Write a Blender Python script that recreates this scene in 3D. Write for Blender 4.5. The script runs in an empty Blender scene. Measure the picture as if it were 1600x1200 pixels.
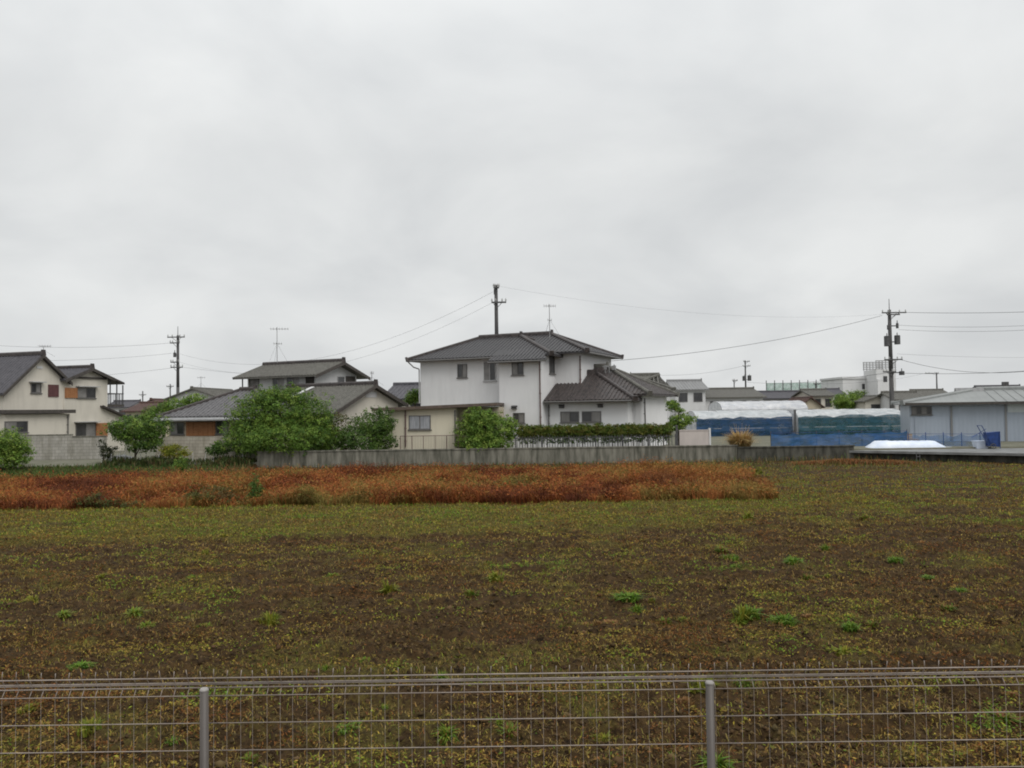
import bpy, math, random
import numpy as np
from mathutils import Vector

random.seed(7)
RNG = np.random.default_rng(7)
S = bpy.context.scene
COL = S.collection
R = math.radians

# ------------------------------------------------------------------ camera
F = 1256.0
H = 3.2
PITCH = math.atan(40 / F)
ROLL = R(0.8)
fwd = Vector((0, math.cos(PITCH), math.sin(PITCH)))
r0 = Vector((1, 0, 0))
u0 = Vector((0, -math.sin(PITCH), math.cos(PITCH)))
rt = r0 * math.cos(ROLL) - u0 * math.sin(ROLL)
up = u0 * math.cos(ROLL) + r0 * math.sin(ROLL)
CAM = Vector((0, 0, H))


def ray(px, py):
    return fwd + rt * ((px - 800) / F) + up * ((600 - py) / F)


def P(px, py, D):
    r = ray(px, py)
    return CAM + r * (D / r.y)


def G(px, py, z=0.0):
    r = ray(px, py)
    return CAM + r * ((z - H) / r.z)


cd = bpy.data.cameras.new('camera')
cam = bpy.data.objects.new('camera', cd)
COL.objects.link(cam)
from mathutils import Matrix
M = Matrix((rt, up, -fwd)).transposed().to_4x4()
M.translation = CAM
cam.matrix_world = M
cd.sensor_width = 36
cd.lens = 36 * F / 1600
cd.clip_start = 0.1
cd.clip_end = 6000
S.camera = cam

# ------------------------------------------------------------------ materials


def newmat(name):
    m = bpy.data.materials.new(name)
    m.use_nodes = True
    nt = m.node_tree
    b = nt.nodes['Principled BSDF']
    return m, nt, b


def N(nt, t, **kw):
    n = nt.nodes.new(t)
    for k, v in kw.items():
        if k in n.inputs:
            n.inputs[k].default_value = v
        else:
            setattr(n, k, v)
    return n


def mat(name, c1, c2=None, scale=3.0, rough=0.8, metal=0.0, bump=0.0, bscale=None, stretch=None, detail=6, spec=0.3):
    """two-tone noisy procedural paint / stone / tile"""
    m, nt, b = newmat(name)
    b.inputs['Roughness'].default_value = rough
    b.inputs['Metallic'].default_value = metal
    b.inputs['Specular IOR Level'].default_value = spec
    if c2 is None:
        c2 = tuple(x * 0.75 for x in c1)
    tc = N(nt, 'ShaderNodeTexCoord')
    mp = N(nt, 'ShaderNodeMapping')
    nt.links.new(tc.outputs['Object'], mp.inputs['Vector'])
    if stretch:
        mp.inputs['Scale'].default_value = stretch
    no = N(nt, 'ShaderNodeTexNoise', Scale=scale, Detail=detail, Roughness=0.6)
    nt.links.new(mp.outputs['Vector'], no.inputs['Vector'])
    cr = N(nt, 'ShaderNodeValToRGB')
    cr.color_ramp.elements[0].position = 0.35
    cr.color_ramp.elements[1].position = 0.65
    cr.color_ramp.elements[0].color = (*c2, 1)
    cr.color_ramp.elements[1].color = (*c1, 1)
    nt.links.new(no.outputs['Fac'], cr.inputs['Fac'])
    nt.links.new(cr.outputs['Color'], b.inputs['Base Color'])
    if bump:
        n2 = N(nt, 'ShaderNodeTexNoise', Scale=bscale or scale * 4, Detail=5)
        nt.links.new(mp.outputs['Vector'], n2.inputs['Vector'])
        bp = N(nt, 'ShaderNodeBump', Strength=bump, Distance=0.03)
        nt.links.new(n2.outputs['Fac'], bp.inputs['Height'])
        nt.links.new(bp.outputs['Normal'], b.inputs['Normal'])
    return m


def plaster(name, c, streak=0.75, rough=0.85):
    """painted wall: broad mottling plus rain streaks running down"""
    m, nt, b = newmat(name)
    b.inputs['Roughness'].default_value = rough
    b.inputs['Specular IOR Level'].default_value = 0.2
    tc = N(nt, 'ShaderNodeTexCoord')
    m1 = N(nt, 'ShaderNodeMapping')
    m1.inputs['Scale'].default_value = (1.6, 1.6, 0.3)
    nt.links.new(tc.outputs['Object'], m1.inputs['Vector'])
    n1 = N(nt, 'ShaderNodeTexNoise', Scale=1.6, Detail=7, Roughness=0.65)
    nt.links.new(m1.outputs['Vector'], n1.inputs['Vector'])
    n2 = N(nt, 'ShaderNodeTexNoise', Scale=0.45, Detail=5)
    nt.links.new(tc.outputs['Object'], n2.inputs['Vector'])
    mu = N(nt, 'ShaderNodeMath', operation='MULTIPLY')
    nt.links.new(n1.outputs['Fac'], mu.inputs[0])
    nt.links.new(n2.outputs['Fac'], mu.inputs[1])
    cr = N(nt, 'ShaderNodeValToRGB')
    cr.color_ramp.elements[0].position = 0.10
    cr.color_ramp.elements[1].position = 0.27
    cr.color_ramp.elements[0].color = (*[x * streak for x in c], 1)
    cr.color_ramp.elements[1].color = (*c, 1)
    nt.links.new(mu.outputs[0], cr.inputs['Fac'])
    nt.links.new(cr.outputs['Color'], b.inputs['Base Color'])
    return m


def attr_mat(name, rough=0.7, trans=0.25, noise=0.35):
    m, nt, b = newmat(name)
    a = N(nt, 'ShaderNodeAttribute', attribute_name='tone')
    b.inputs['Roughness'].default_value = rough
    b.inputs['Specular IOR Level'].default_value = 0.15
    nt.links.new(a.outputs['Color'], b.inputs['Base Color'])
    if trans:
        t = N(nt, 'ShaderNodeBsdfTranslucent')
        nt.links.new(a.outputs['Color'], t.inputs['Color'])
        mx = N(nt, 'ShaderNodeMixShader', Fac=trans)
        nt.links.new(b.outputs[0], mx.inputs[1])
        nt.links.new(t.outputs[0], mx.inputs[2])
        nt.links.new(mx.outputs[0], nt.nodes['Material Output'].inputs['Surface'])
    return m


def sheet_mat(name, c, alpha, rough=0.5, trans=0.4):
    """thin vinyl or net: partly see-through"""
    m, nt, b = newmat(name)
    b.inputs['Roughness'].default_value = rough
    tl = N(nt, 'ShaderNodeBsdfTranslucent')
    tk = N(nt, 'ShaderNodeTexCoord')
    mk = N(nt, 'ShaderNodeMapping')
    mk.inputs['Scale'].default_value = (.7, .7, 2.6)
    nk = N(nt, 'ShaderNodeTexNoise', Scale=1.7, Detail=6, Roughness=0.65, Distortion=0.8)
    rk = N(nt, 'ShaderNodeValToRGB')
    rk.color_ramp.elements[0].position = .36
    rk.color_ramp.elements[1].position = .64
    rk.color_ramp.elements[0].color = ((c[0] * .6, c[1] * .72, c[2] * .55, 1) if c[0] < .4 else (c[0] * .84, c[1] * .85, c[2] * .87, 1))
    rk.color_ramp.elements[1].color = (min(c[0] * 1.25, .85), min(c[1] * 1.2, .85), min(c[2] * 1.2, .85), 1)
    nt.links.new(tk.outputs['Object'], mk.inputs['Vector'])
    nt.links.new(mk.outputs['Vector'], nk.inputs['Vector'])
    nt.links.new(nk.outputs['Fac'], rk.inputs['Fac'])
    nt.links.new(rk.outputs['Color'], b.inputs['Base Color'])
    nt.links.new(rk.outputs['Color'], tl.inputs['Color'])
    bk = N(nt, 'ShaderNodeBump', Strength=0.5, Distance=0.06)
    nt.links.new(nk.outputs['Fac'], bk.inputs['Height'])
    nt.links.new(bk.outputs['Normal'], b.inputs['Normal'])
    mx = N(nt, 'ShaderNodeMixShader', Fac=trans)
    nt.links.new(b.outputs[0], mx.inputs[1])
    nt.links.new(tl.outputs[0], mx.inputs[2])
    tp = N(nt, 'ShaderNodeBsdfTransparent')
    tc = N(nt, 'ShaderNodeTexCoord')
    no = N(nt, 'ShaderNodeTexNoise', Scale=1.3, Detail=4)
    nt.links.new(tc.outputs['Object'], no.inputs['Vector'])
    mr = N(nt, 'ShaderNodeMapRange')
    mr.inputs['From Min'].default_value = 0.3
    mr.inputs['From Max'].default_value = 0.7
    mr.inputs['To Min'].default_value = max(0, alpha - 0.15)
    mr.inputs['To Max'].default_value = min(1, alpha + 0.15)
    nt.links.new(no.outputs['Fac'], mr.inputs['Value'])
    m2 = N(nt, 'ShaderNodeMixShader')
    nt.links.new(mr.outputs['Result'], m2.inputs['Fac'])
    nt.links.new(tp.outputs[0], m2.inputs[1])
    nt.links.new(mx.outputs[0], m2.inputs[2])
    nt.links.new(m2.outputs[0], nt.nodes['Material Output'].inputs['Surface'])
    return m


def corrugated(name, c, pitch=0.18, axis=(1, 0, 0), rough=0.5, metal=0.0, depth=0.02):
    m, nt, b = newmat(name)
    b.inputs['Roughness'].default_value = rough
    b.inputs['Metallic'].default_value = metal
    tc = N(nt, 'ShaderNodeTexCoord')
    no = N(nt, 'ShaderNodeTexNoise', Scale=0.5, Detail=5, Roughness=0.6)
    mp = N(nt, 'ShaderNodeMapping')
    mp.inputs['Scale'].default_value = (2, 2, 0.35)
    nt.links.new(tc.outputs['Object'], mp.inputs['Vector'])
    nt.links.new(mp.outputs['Vector'], no.inputs['Vector'])
    cr = N(nt, 'ShaderNodeValToRGB')
    cr.color_ramp.elements[0].position = 0.35
    cr.color_ramp.elements[1].position = 0.62
    cr.color_ramp.elements[0].color = (*[x * 0.86 for x in c], 1)
    cr.color_ramp.elements[1].color = (*c, 1)
    nt.links.new(no.outputs['Fac'], cr.inputs['Fac'])
    nt.links.new(cr.outputs['Color'], b.inputs['Base Color'])
    vm = N(nt, 'ShaderNodeVectorMath', operation='DOT_PRODUCT')
    vm.inputs[1].default_value = axis
    nt.links.new(tc.outputs['Object'], vm.inputs[0])
    ml = N(nt, 'ShaderNodeMath', operation='MULTIPLY')
    ml.inputs[1].default_value = 2 * math.pi / pitch
    nt.links.new(vm.outputs['Value'], ml.inputs[0])
    sn = N(nt, 'ShaderNodeMath', operation='SINE')
    nt.links.new(ml.outputs[0], sn.inputs[0])
    bp = N(nt, 'ShaderNodeBump', Strength=0.6, Distance=depth)
    nt.links.new(sn.outputs[0], bp.inputs['Height'])
    nt.links.new(bp.outputs['Normal'], b.inputs['Normal'])
    return m


def blockwork(name, c, bw=0.4, bh=0.2, mortar=0.6):
    m, nt, b = newmat(name)
    b.inputs['Roughness'].default_value = 0.9
    tc = N(nt, 'ShaderNodeTexCoord')
    sx = N(nt, 'ShaderNodeSeparateXYZ')
    nt.links.new(tc.outputs['Object'], sx.inputs[0])
    cb = N(nt, 'ShaderNodeCombineXYZ')
    nt.links.new(sx.outputs['X'], cb.inputs['X'])
    nt.links.new(sx.outputs['Z'], cb.inputs['Y'])
    br = N(nt, 'ShaderNodeTexBrick')
    br.inputs['Scale'].default_value = 1
    br.inputs['Brick Width'].default_value = bw
    br.inputs['Row Height'].default_value = bh
    br.inputs['Mortar Size'].default_value = 0.012
    br.inputs['Color1'].default_value = (*c, 1)
    br.inputs['Color2'].default_value = (*[x * 0.86 for x in c], 1)
    br.inputs['Mortar'].default_value = (*[x * mortar for x in c], 1)
    nt.links.new(cb.outputs[0], br.inputs['Vector'])
    mp = N(nt, 'ShaderNodeMapping')
    mp.inputs['Scale'].default_value = (2.2, 2.2, 0.5)
    nt.links.new(tc.outputs['Object'], mp.inputs['Vector'])
    no = N(nt, 'ShaderNodeTexNoise', Scale=1.1, Detail=8, Roughness=0.7)
    nt.links.new(mp.outputs['Vector'], no.inputs['Vector'])
    cr = N(nt, 'ShaderNodeValToRGB')
    cr.color_ramp.elements[0].position = 0.36
    cr.color_ramp.elements[1].position = 0.6
    cr.color_ramp.elements[0].color = (0.68, 0.67, 0.63, 1)
    cr.color_ramp.elements[1].color = (1, 1, 1, 1)
    nt.links.new(no.outputs['Fac'], cr.inputs['Fac'])
    mx = N(nt, 'ShaderNodeMix', data_type='RGBA', blend_type='MULTIPLY')
    mx.inputs['Factor'].default_value = 1
    nt.links.new(br.outputs['Color'], mx.inputs['A'])
    nt.links.new(cr.outputs['Color'], mx.inputs['B'])
    nt.links.new(mx.outputs['Result'], b.inputs['Base Color'])
    return m


MT = {}
MT['white'] = plaster('white_render', (0.69, 0.69, 0.69), 0.9)
MT['cream'] = plaster('cream_render', (0.58, 0.545, 0.475), 0.84)
MT['cream2'] = plaster('cream_panels', (0.60, 0.555, 0.44), 0.86)
MT['palegrey'] = plaster('pale_grey_render', (0.58, 0.58, 0.58), 0.85)
MT['beige'] = plaster('beige_render', (0.50, 0.44, 0.34), 0.75)
MT['pinkish'] = plaster('pinkish_block', (0.50, 0.45, 0.42), 0.8)
MT['tile'] = mat('kawara_tile', (0.064, 0.061, 0.064), (0.03, 0.029, 0.03), 7, 0.42, bump=0.3, bscale=20)
MT['tiledark'] = mat('dark_weathered_tile', (0.075, 0.062, 0.058), (0.028, 0.024, 0.024), 5, 0.45, bump=0.3, bscale=20)
MT['tilegrey'] = mat('grey_olive_tile', (0.135, 0.13, 0.115), (0.075, 0.072, 0.062), 5, 0.65, bump=0.3, bscale=20)
MT['tileg2'] = mat('mid_grey_tile', (0.14, 0.135, 0.14), (0.08, 0.078, 0.08), 5, 0.5, bump=0.3, bscale=20)
MT['tilebrown'] = mat('brown_tile', (0.10, 0.055, 0.045), (0.06, 0.035, 0.03), 5, 0.65)
MT['tileslate'] = mat('slate_tile', (0.09, 0.087, 0.097), (0.055, 0.053, 0.06), 4, 0.6)
MT['soffit'] = mat('dark_timber', (0.085, 0.075, 0.068), (0.05, 0.045, 0.04), 6, 0.8)
MT['fascia'] = mat('brown_fascia', (0.12, 0.09, 0.07), (0.08, 0.06, 0.05), 4, 0.7)
MT['alu'] = mat('bronze_aluminium', (0.13, 0.125, 0.12), (0.10, 0.095, 0.09), 5, 0.45, spec=0.5)
MT['alulight'] = mat('silver_aluminium', (0.42, 0.42, 0.42), (0.34, 0.34, 0.34), 5, 0.4, spec=0.5)
MT['curtain'] = mat('curtained_glass', (0.36, 0.37, 0.39), (0.22, 0.23, 0.25), 2.5, 0.12, stretch=(5, 5, 0.5), spec=0.6)
MT['glass'] = mat('dark_window_glass', (0.06, 0.06, 0.062), (0.03, 0.03, 0.032), 1.2, 0.12, spec=0.5)
MT['frost'] = mat('frosted_glass', (0.24, 0.23, 0.22), (0.15, 0.145, 0.14), 2, 0.3, spec=0.5)
MT['shutter'] = mat('orange_brown_shutter', (0.36, 0.17, 0.075), (0.27, 0.12, 0.05), 3, 0.6, stretch=(1, 1, 8))
MT['shutterdark'] = mat('maroon_shutter', (0.13, 0.06, 0.06), (0.09, 0.04, 0.04), 3, 0.6)
MT['pipe'] = mat('reddish_drainpipe', (0.15, 0.10, 0.09), (0.11, 0.075, 0.07), 3, 0.5)
MT['steel'] = mat('galvanised_steel', (0.33, 0.33, 0.33), (0.22, 0.22, 0.22), 6, 0.45, metal=0.3)
MT['darksteel'] = mat('dark_steel', (0.09, 0.09, 0.092), (0.06, 0.06, 0.06), 6, 0.5)
MT['polecon'] = mat('weathered_pole_concrete', (0.10, 0.098, 0.097), (0.06, 0.058, 0.058), 3, 0.85, stretch=(4, 4, 0.4))
MT['wire'] = mat('black_cable', (0.05, 0.05, 0.052), (0.04, 0.04, 0.04), 3, 0.7)
MT['insul'] = mat('porcelain', (0.5, 0.5, 0.48), (0.3, 0.3, 0.3), 8, 0.3)
MT['concrete'] = mat('stained_concrete', (0.22, 0.21, 0.175), (0.075, 0.074, 0.058), 1.5, 0.9, bump=0.3, bscale=9, stretch=(2.6, 2.6, 0.45), detail=9)
MT['block'] = blockwork('concrete_blocks', (0.36, 0.345, 0.31))
MT['blocklow'] = blockwork('pale_blocks', (0.42, 0.385, 0.32))
MT['road'] = mat('grey_road_concrete', (0.21, 0.215, 0.215), (0.13, 0.13, 0.125), 1.6, 0.85, bump=0.2)
MT['bark'] = mat('bark', (0.10, 0.08, 0.06), (0.05, 0.04, 0.03), 6, 0.9, bump=0.5)
MT['leaf'] = attr_mat('leaf', 0.55, 0.28)
MT['dry'] = attr_mat('dry_stalk', 0.8, 0.22)
MT['mesh'] = mat('brown_coated_wire', (0.30, 0.255, 0.22), (0.21, 0.175, 0.15), 9, 0.5, spec=0.4)
MT['post'] = mat('brown_coated_post', (0.10, 0.085, 0.074), (0.065, 0.054, 0.047), 5, 0.5, stretch=(3, 3, 0.5), spec=0.5)
MT['cap'] = mat('pale_post_cap', (0.34, 0.32, 0.30), (0.25, 0.235, 0.22), 8, 0.5)
MT['vinyl'] = sheet_mat('white_vinyl', (0.66, 0.70, 0.71), 0.82, 0.3, 0.35)
MT['vinylclear'] = sheet_mat('milky_vinyl', (0.72, 0.74, 0.78), 0.8, 0.3, 0.3)
MT['netblue'] = sheet_mat('blue_net', (0.015, 0.062, 0.16), 0.85, 0.8, 0.2)
MT['netroyal'] = sheet_mat('royal_blue_net', (0.02, 0.09, 0.25), 0.84, 0.8, 0.2)
MT['netpale'] = sheet_mat('thin_blue_net', (0.05, 0.15, 0.38), 0.46, 0.8, 0.3)
MT['netteal'] = sheet_mat('teal_net', (0.018, 0.085, 0.13), 0.78, 0.8, 0.2)
MT['netgreen'] = sheet_mat('pale_green_net', (0.22, 0.38, 0.32), 0.42, 0.8, 0.3)
MT['bluetarp'] = mat('blue_tarpaulin', (0.022, 0.055, 0.20), (0.015, 0.035, 0.11), 4, 0.5)
MT['whitesheet'] = mat('white_plastic_sheet', (0.70, 0.75, 0.83), (0.55, 0.62, 0.74), 1.6, 0.35, bump=0.4, bscale=3)
MT['shed'] = corrugated('blue_grey_cladding', (0.34, 0.385, 0.45), 0.25, depth=0.006)
MT['shedpale'] = corrugated('pale_cladding', (0.50, 0.54, 0.55), 0.25, depth=0.006)
MT['shedroof'] = corrugated('pale_metal_roof', (0.23, 0.24, 0.235), 0.4, rough=0.55, depth=0.01)
MT['roofflat'] = corrugated('dull_metal_roof', (0.20, 0.20, 0.20), 0.4, rough=0.5)
MT['yellow'] = mat('faded_yellow_paint', (0.45, 0.36, 0.13), (0.33, 0.26, 0.1), 4, 0.7)
MT['farwhite'] = plaster('far_white_wall', (0.62, 0.62, 0.62), 0.85)
MT['cardboard'] = mat('tan_boxes', (0.42, 0.32, 0.2), (0.3, 0.22, 0.14), 3, 0.8)

# ------------------------------------------------------------------ helpers


def tag(o, label=None, cat=None, group=None, kind=None):
    if label:
        o['label'] = label
    if cat:
        o['category'] = cat
    if group:
        o['group'] = group
    if kind:
        o['kind'] = kind
    return o


class MB:
    def __init__(s):
        s.v = []
        s.f = []

    def add(s, vs, fs):
        b = len(s.v)
        s.v += [tuple(v) for v in vs]
        s.f += [tuple(b + i for i in f) for f in fs]
        return s

    def box(s, x0, x1, y0, y1, z0, z1):
        return s.add([(x0, y0, z0), (x1, y0, z0), (x1, y1, z0), (x0, y1, z0), (x0, y0, z1), (x1, y0, z1), (x1, y1, z1), (x0, y1, z1)],
                     [(0, 3, 2, 1), (4, 5, 6, 7), (0, 1, 5, 4), (1, 2, 6, 5), (2, 3, 7, 6), (3, 0, 4, 7)])

    def prism(s, poly, ext):
        n = len(poly)
        e = Vector(ext)
        a = [Vector(p) for p in poly]
        return s.add(a + [p + e for p in a], [tuple(range(n))[::-1], tuple(range(n, 2 * n))] + [(i, (i + 1) % n, n + (i + 1) % n, n + i) for i in range(n)])

    def tube(s, p, q, r, r2=None, n=6):
        p = Vector(p)
        q = Vector(q)
        r2 = r if r2 is None else r2
        d = (q - p)
        if d.length < 1e-6:
            return s
        d.normalize()
        a = d.cross(Vector((0, 0, 1)))
        if a.length < 1e-3:
            a = Vector((1, 0, 0))
        a.normalize()
        b = d.cross(a)
        vs = []
        for c, rr in ((p, r), (q, r2)):
            for i in range(n):
                t = 2 * math.pi * i / n
                vs.append(c + (a * math.cos(t) + b * math.sin(t)) * rr)
        fs = [(i, (i + 1) % n, n + (i + 1) % n, n + i) for i in range(n)] + [tuple(range(n))[::-1], tuple(range(n, 2 * n))]
        return s.add(vs, fs)

    def path(s, pts, r, r2=None, n=6):
        k = len(pts) - 1
        r2 = r if r2 is None else r2
        for i in range(k):
            s.tube(pts[i], pts[i + 1], r + (r2 - r) * i / k, r + (r2 - r) * (i + 1) / k, n)
        return s

    def build(s, name, m, parent=None, smooth=False):
        me = bpy.data.meshes.new(name)
        me.from_pydata(s.v, [], s.f)
        me.materials.append(m)
        if smooth:
            for p in me.polygons:
                p.use_smooth = True
        me.update()
        o = bpy.data.objects.new(name, me)
        COL.objects.link(o)
        if parent:
            o.parent = parent
        return o


def empty(name, loc, rz, label, cat, group=None):
    o = bpy.data.objects.new(name, None)
    COL.objects.link(o)
    o.empty_display_size = 0.3
    o.location = loc
    o.rotation_euler = (0, 0, rz)
    return tag(o, label, cat, group)


class Fr:
    """local frame of a building: x along its front (right end nearer for th > 0), y to the back"""

    def __init__(s, px, D, th, oz):
        p = P(px, 640, D)
        s.o = Vector((p.x, p.y, oz))
        s.th = R(th)
        s.ex = Vector((math.cos(s.th), -math.sin(s.th), 0))
        s.ey = Vector((math.sin(s.th), math.cos(s.th), 0))

    def root(s, name, label, cat, group=None):
        return empty(name, s.o, -s.th, label, cat, group)

    def fy(s, px, py, c):
        r = ray(px, py)
        o = CAM - s.o
        t = (c - o.dot(s.ey)) / r.dot(s.ey)
        q = o + r * t
        return q.dot(s.ex), q.z

    def fx(s, px, py, c):
        r = ray(px, py)
        o = CAM - s.o
        t = (c - o.dot(s.ex)) / r.dot(s.ex)
        q = o + r * t
        return q.dot(s.ey), q.z


# --- roofs


def tile_face(mb, poly, sp=0.27, rr=0.06, t=0.12, rows=0.0):
    """sloping slab whose first edge is the eave, with round tile ribs running up the slope"""
    P3 = [Vector(p) for p in poly]
    e = (P3[1] - P3[0])
    L = e.length
    e.normalize()
    n = e.cross(P3[2] - P3[1])
    n.normalize()
    if n.z < 0:
        n = -n
    g = n.cross(e)
    if g.z < 0:
        g = -g
    mb.prism(P3, (0, 0, -t))
    if sp <= 0:
        return
    Q = [((p - P3[0]).dot(e), (p - P3[0]).dot(g)) for p in P3]
    lo = min(q[0] for q in Q)
    hi = max(q[0] for q in Q)
    k = int((hi - lo) / sp)
    for i in range(k + 1):
        x = lo + (i + 0.5) * (hi - lo) / (k + 1)
        ys = []
        for j in range(len(Q)):
            a, b = Q[j], Q[(j + 1) % len(Q)]
            if (a[0] - x) * (b[0] - x) < 0:
                ys.append(a[1] + (b[1] - a[1]) * (x - a[0]) / (b[0] - a[0]))
        if len(ys) < 2:
            continue
        y0, y1 = min(ys) - 0.03, max(ys)
        if y1 - y0 < 0.15:
            continue
        c0 = P3[0] + e * x + g * y0
        c1 = P3[0] + e * x + g * y1
        w = rr * 1.3
        prof = [-e * w - n * 0.01, -e * w * 0.6 + n * rr * 0.8, e * w * 0.6 + n * rr * 0.8, e * w - n * 0.01]
        mb.add([c0 + p for p in prof] + [c1 + p for p in prof], [(0, 1, 5, 4), (1, 2, 6, 5), (2, 3, 7, 6), (0, 3, 2, 1)])


def ridge_bar(mb, p, q, w=0.13, h=0.16):
    p = Vector(p)
    q = Vector(q)
    d = (q - p).normalized()
    s = d.cross(Vector((0, 0, 1))).normalized()
    u = s.cross(d)
    prof = [-s * w - u * 0.05, -s * w + u * h * 0.6, -s * w * 0.5 + u * h, s * w * 0.5 + u * h, s * w + u * h * 0.6, s * w - u * 0.05]
    a = [p + x for x in prof] + [q + x for x in prof]
    mb.add(a, [(i, (i + 1) % 6, 6 + (i + 1) % 6, 6 + i) for i in range(6)] + [(0, 1, 2, 3, 4, 5)[::-1], (6, 7, 8, 9, 10, 11)])
    # end tile
    c = q
    mb.add([c + s * (w * 1.5) - u * 0.1, c - s * (w * 1.5) - u * 0.1, c - s * w + u * h * 1.4, c + s * w + u * h * 1.4,
            c + s * (w * 1.5) - u * 0.1 + d * 0.1, c - s * (w * 1.5) - u * 0.1 + d * 0.1, c - s * w + u * h * 1.4 + d * 0.1, c + s * w + u * h * 1.4 + d * 0.1],
           [(0, 1, 2, 3), (7, 6, 5, 4), (0, 4, 5, 1), (1, 5, 6, 2), (2, 6, 7, 3), (3, 7, 4, 0)])


def hip(mb, rb, x0, x1, y0, y1, ze, sl, left=True, right=True, sp=0.27, rr=0.06):
    hw = (y1 - y0) / 2
    zr = ze + hw * sl
    ym = (y0 + y1) / 2
    a = x0 + (hw if left else 0)
    b = x1 - (hw if right else 0)
    tile_face(mb, [(x0, y0, ze), (x1, y0, ze), (b, ym, zr), (a, ym, zr)], sp, rr)
    tile_face(mb, [(x1, y1, ze), (x0, y1, ze), (a, ym, zr), (b, ym, zr)], sp, rr)
    if right:
        tile_face(mb, [(x1, y0, ze), (x1, y1, ze), (b, ym, zr)], sp, rr)
        ridge_bar(rb, (b, ym, zr), (x1, y0, ze))
        ridge_bar(rb, (b, ym, zr), (x1, y1, ze))
    if left:
        tile_face(mb, [(x0, y1, ze), (x0, y0, ze), (a, ym, zr)], sp, rr)
        ridge_bar(rb, (a, ym, zr), (x0, y0, ze))
        ridge_bar(rb, (a, ym, zr), (x0, y1, ze))
    ridge_bar(rb, (a, ym, zr), (b, ym, zr), 0.14, 0.24)
    return zr


def gable(mb, rb, x0, x1, y0, yr, y1, ze0, zr, ze1, sp=0.28, rr=0.05, t=0.14, cap=0.22):
    tile_face(mb, [(x0, y0, ze0), (x1, y0, ze0), (x1, yr, zr), (x0, yr, zr)], sp, rr, t)
    tile_face(mb, [(x1, y1, ze1), (x0, y1, ze1), (x0, yr, zr), (x1, yr, zr)], sp, rr, t)
    if rb is not None:
        ridge_bar(rb, (x0, yr, zr), (x1 - 0.08, yr, zr), 0.14, cap)


def gwall(mb, x0, x1, y0, yr, y1, zb, z0, zr, z1):
    mb.prism([(x0, y0, zb), (x0, y1, zb), (x0, y1, z1), (x0, yr, zr), (x0, y0, z0)], (x1 - x0, 0, 0))


# --- windows on a house face. plane: ('f', y) facing -y, ('r', x) facing +x


def mp(plane, a, out, z):
    return (a, plane[1] - out, z) if plane[0] == 'f' else (plane[1] + out, a, z)


def face_box(mb, plane, a0, a1, o0, o1, z0, z1):
    p = mp(plane, a0, o0, z0)
    q = mp(plane, a1, o1, z1)
    lo = [min(i, j) for i, j in zip(p, q)]
    hi = [max(i, j) for i, j in zip(p, q)]
    mb.box(lo[0], hi[0], lo[1], hi[1], lo[2], hi[2])


def rect(fr, plane, x0, y0, x1, y1):
    xm, ym = (x0 + x1) / 2, (y0 + y1) / 2
    fn = fr.fy if plane[0] == 'f' else fr.fx
    a0 = fn(x0, ym, plane[1])[0]
    a1 = fn(x1, ym, plane[1])[0]
    zt = fn(xm, y0, plane[1])[1]
    zb = fn(xm, y1, plane[1])[1]
    return min(a0, a1), max(a0, a1), zb, zt


def window(fr, par, plane, x0, y0, x1, y1, glass='glass', frame='alu', mull=1, hood=False, name='window', sill=True, w=0.05, label=None):
    a0, a1, z0, z1 = rect(fr, plane, x0, y0, x1, y1)
    f = MB()
    o = 0.05
    face_box(f, plane, a0, a1, -0.02, o, z1 - w, z1)
    face_box(f, plane, a0, a1, -0.02, o, z0, z0 + w)
    face_box(f, plane, a0, a0 + w, -0.02, o - 0.004, z0 + w, z1 - w)
    face_box(f, plane, a1 - w, a1, -0.02, o - 0.004, z0 + w, z1 - w)
    for i in range(mull):
        c = a0 + (a1 - a0) * (i + 1) / (mull + 1)
        face_box(f, plane, c - w * .5, c + w * .5, -0.02, o - 0.01, z0 + w, z1 - w)
    fo = f.build(name, MT[frame], par)
    if label:
        fo['label'] = label
    other = {'glass': 'frost', 'frost': 'glass', 'curtain': 'curtain'}[glass]
    for i in range(mull + 1):
        c0 = a0 + (a1 - a0) * i / (mull + 1) + (w * .5 if i == 0 else .002)
        c1 = a0 + (a1 - a0) * (i + 1) / (mull + 1) - (w * .5 if i == mull else .002)
        face_box(g := MB(), plane, c0, c1, -0.03, 0.018 - .008 * (i % 2), z0 + w * .5, z1 - w * .5)
        g.build('pane', MT[glass if (i + int(x0)) % 2 == 0 else other], fo)
    if sill:
        s = MB()
        face_box(s, plane, a0 - 0.06, a1 + 0.06, -0.01, 0.10, z0 - 0.06, z0 - 0.003)
        s.build('sill', MT['alulight' if frame == 'alulight' else 'alu'], fo)
    if hood:
        h = MB()
        face_box(h, plane, a0 - 0.15, a1 + 0.15, -0.01, 0.38, z1 + 0.06, z1 + 0.12)
        h.build('hood', MT['alulight'], fo)
    return fo


def panel(fr, par, plane, x0, y0, x1, y1, m, name, out=0.07, label=None, slats=True):
    a0, a1, z0, z1 = rect(fr, plane, x0, y0, x1, y1)
    b = MB()
    face_box(b, plane, a0, a1, -0.02, out, z0, z1)
    if slats:
        k = 6
        for i in range(k):
            c = a0 + (a1 - a0) * (i + .5) / k
            face_box(b, plane, c - 0.02, c + 0.02, out, out + 0.015, z0 + 0.03, z1 - 0.03)
    o = b.build(name, MT[m], par)
    if label:
        o['label'] = label
    return o


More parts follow.
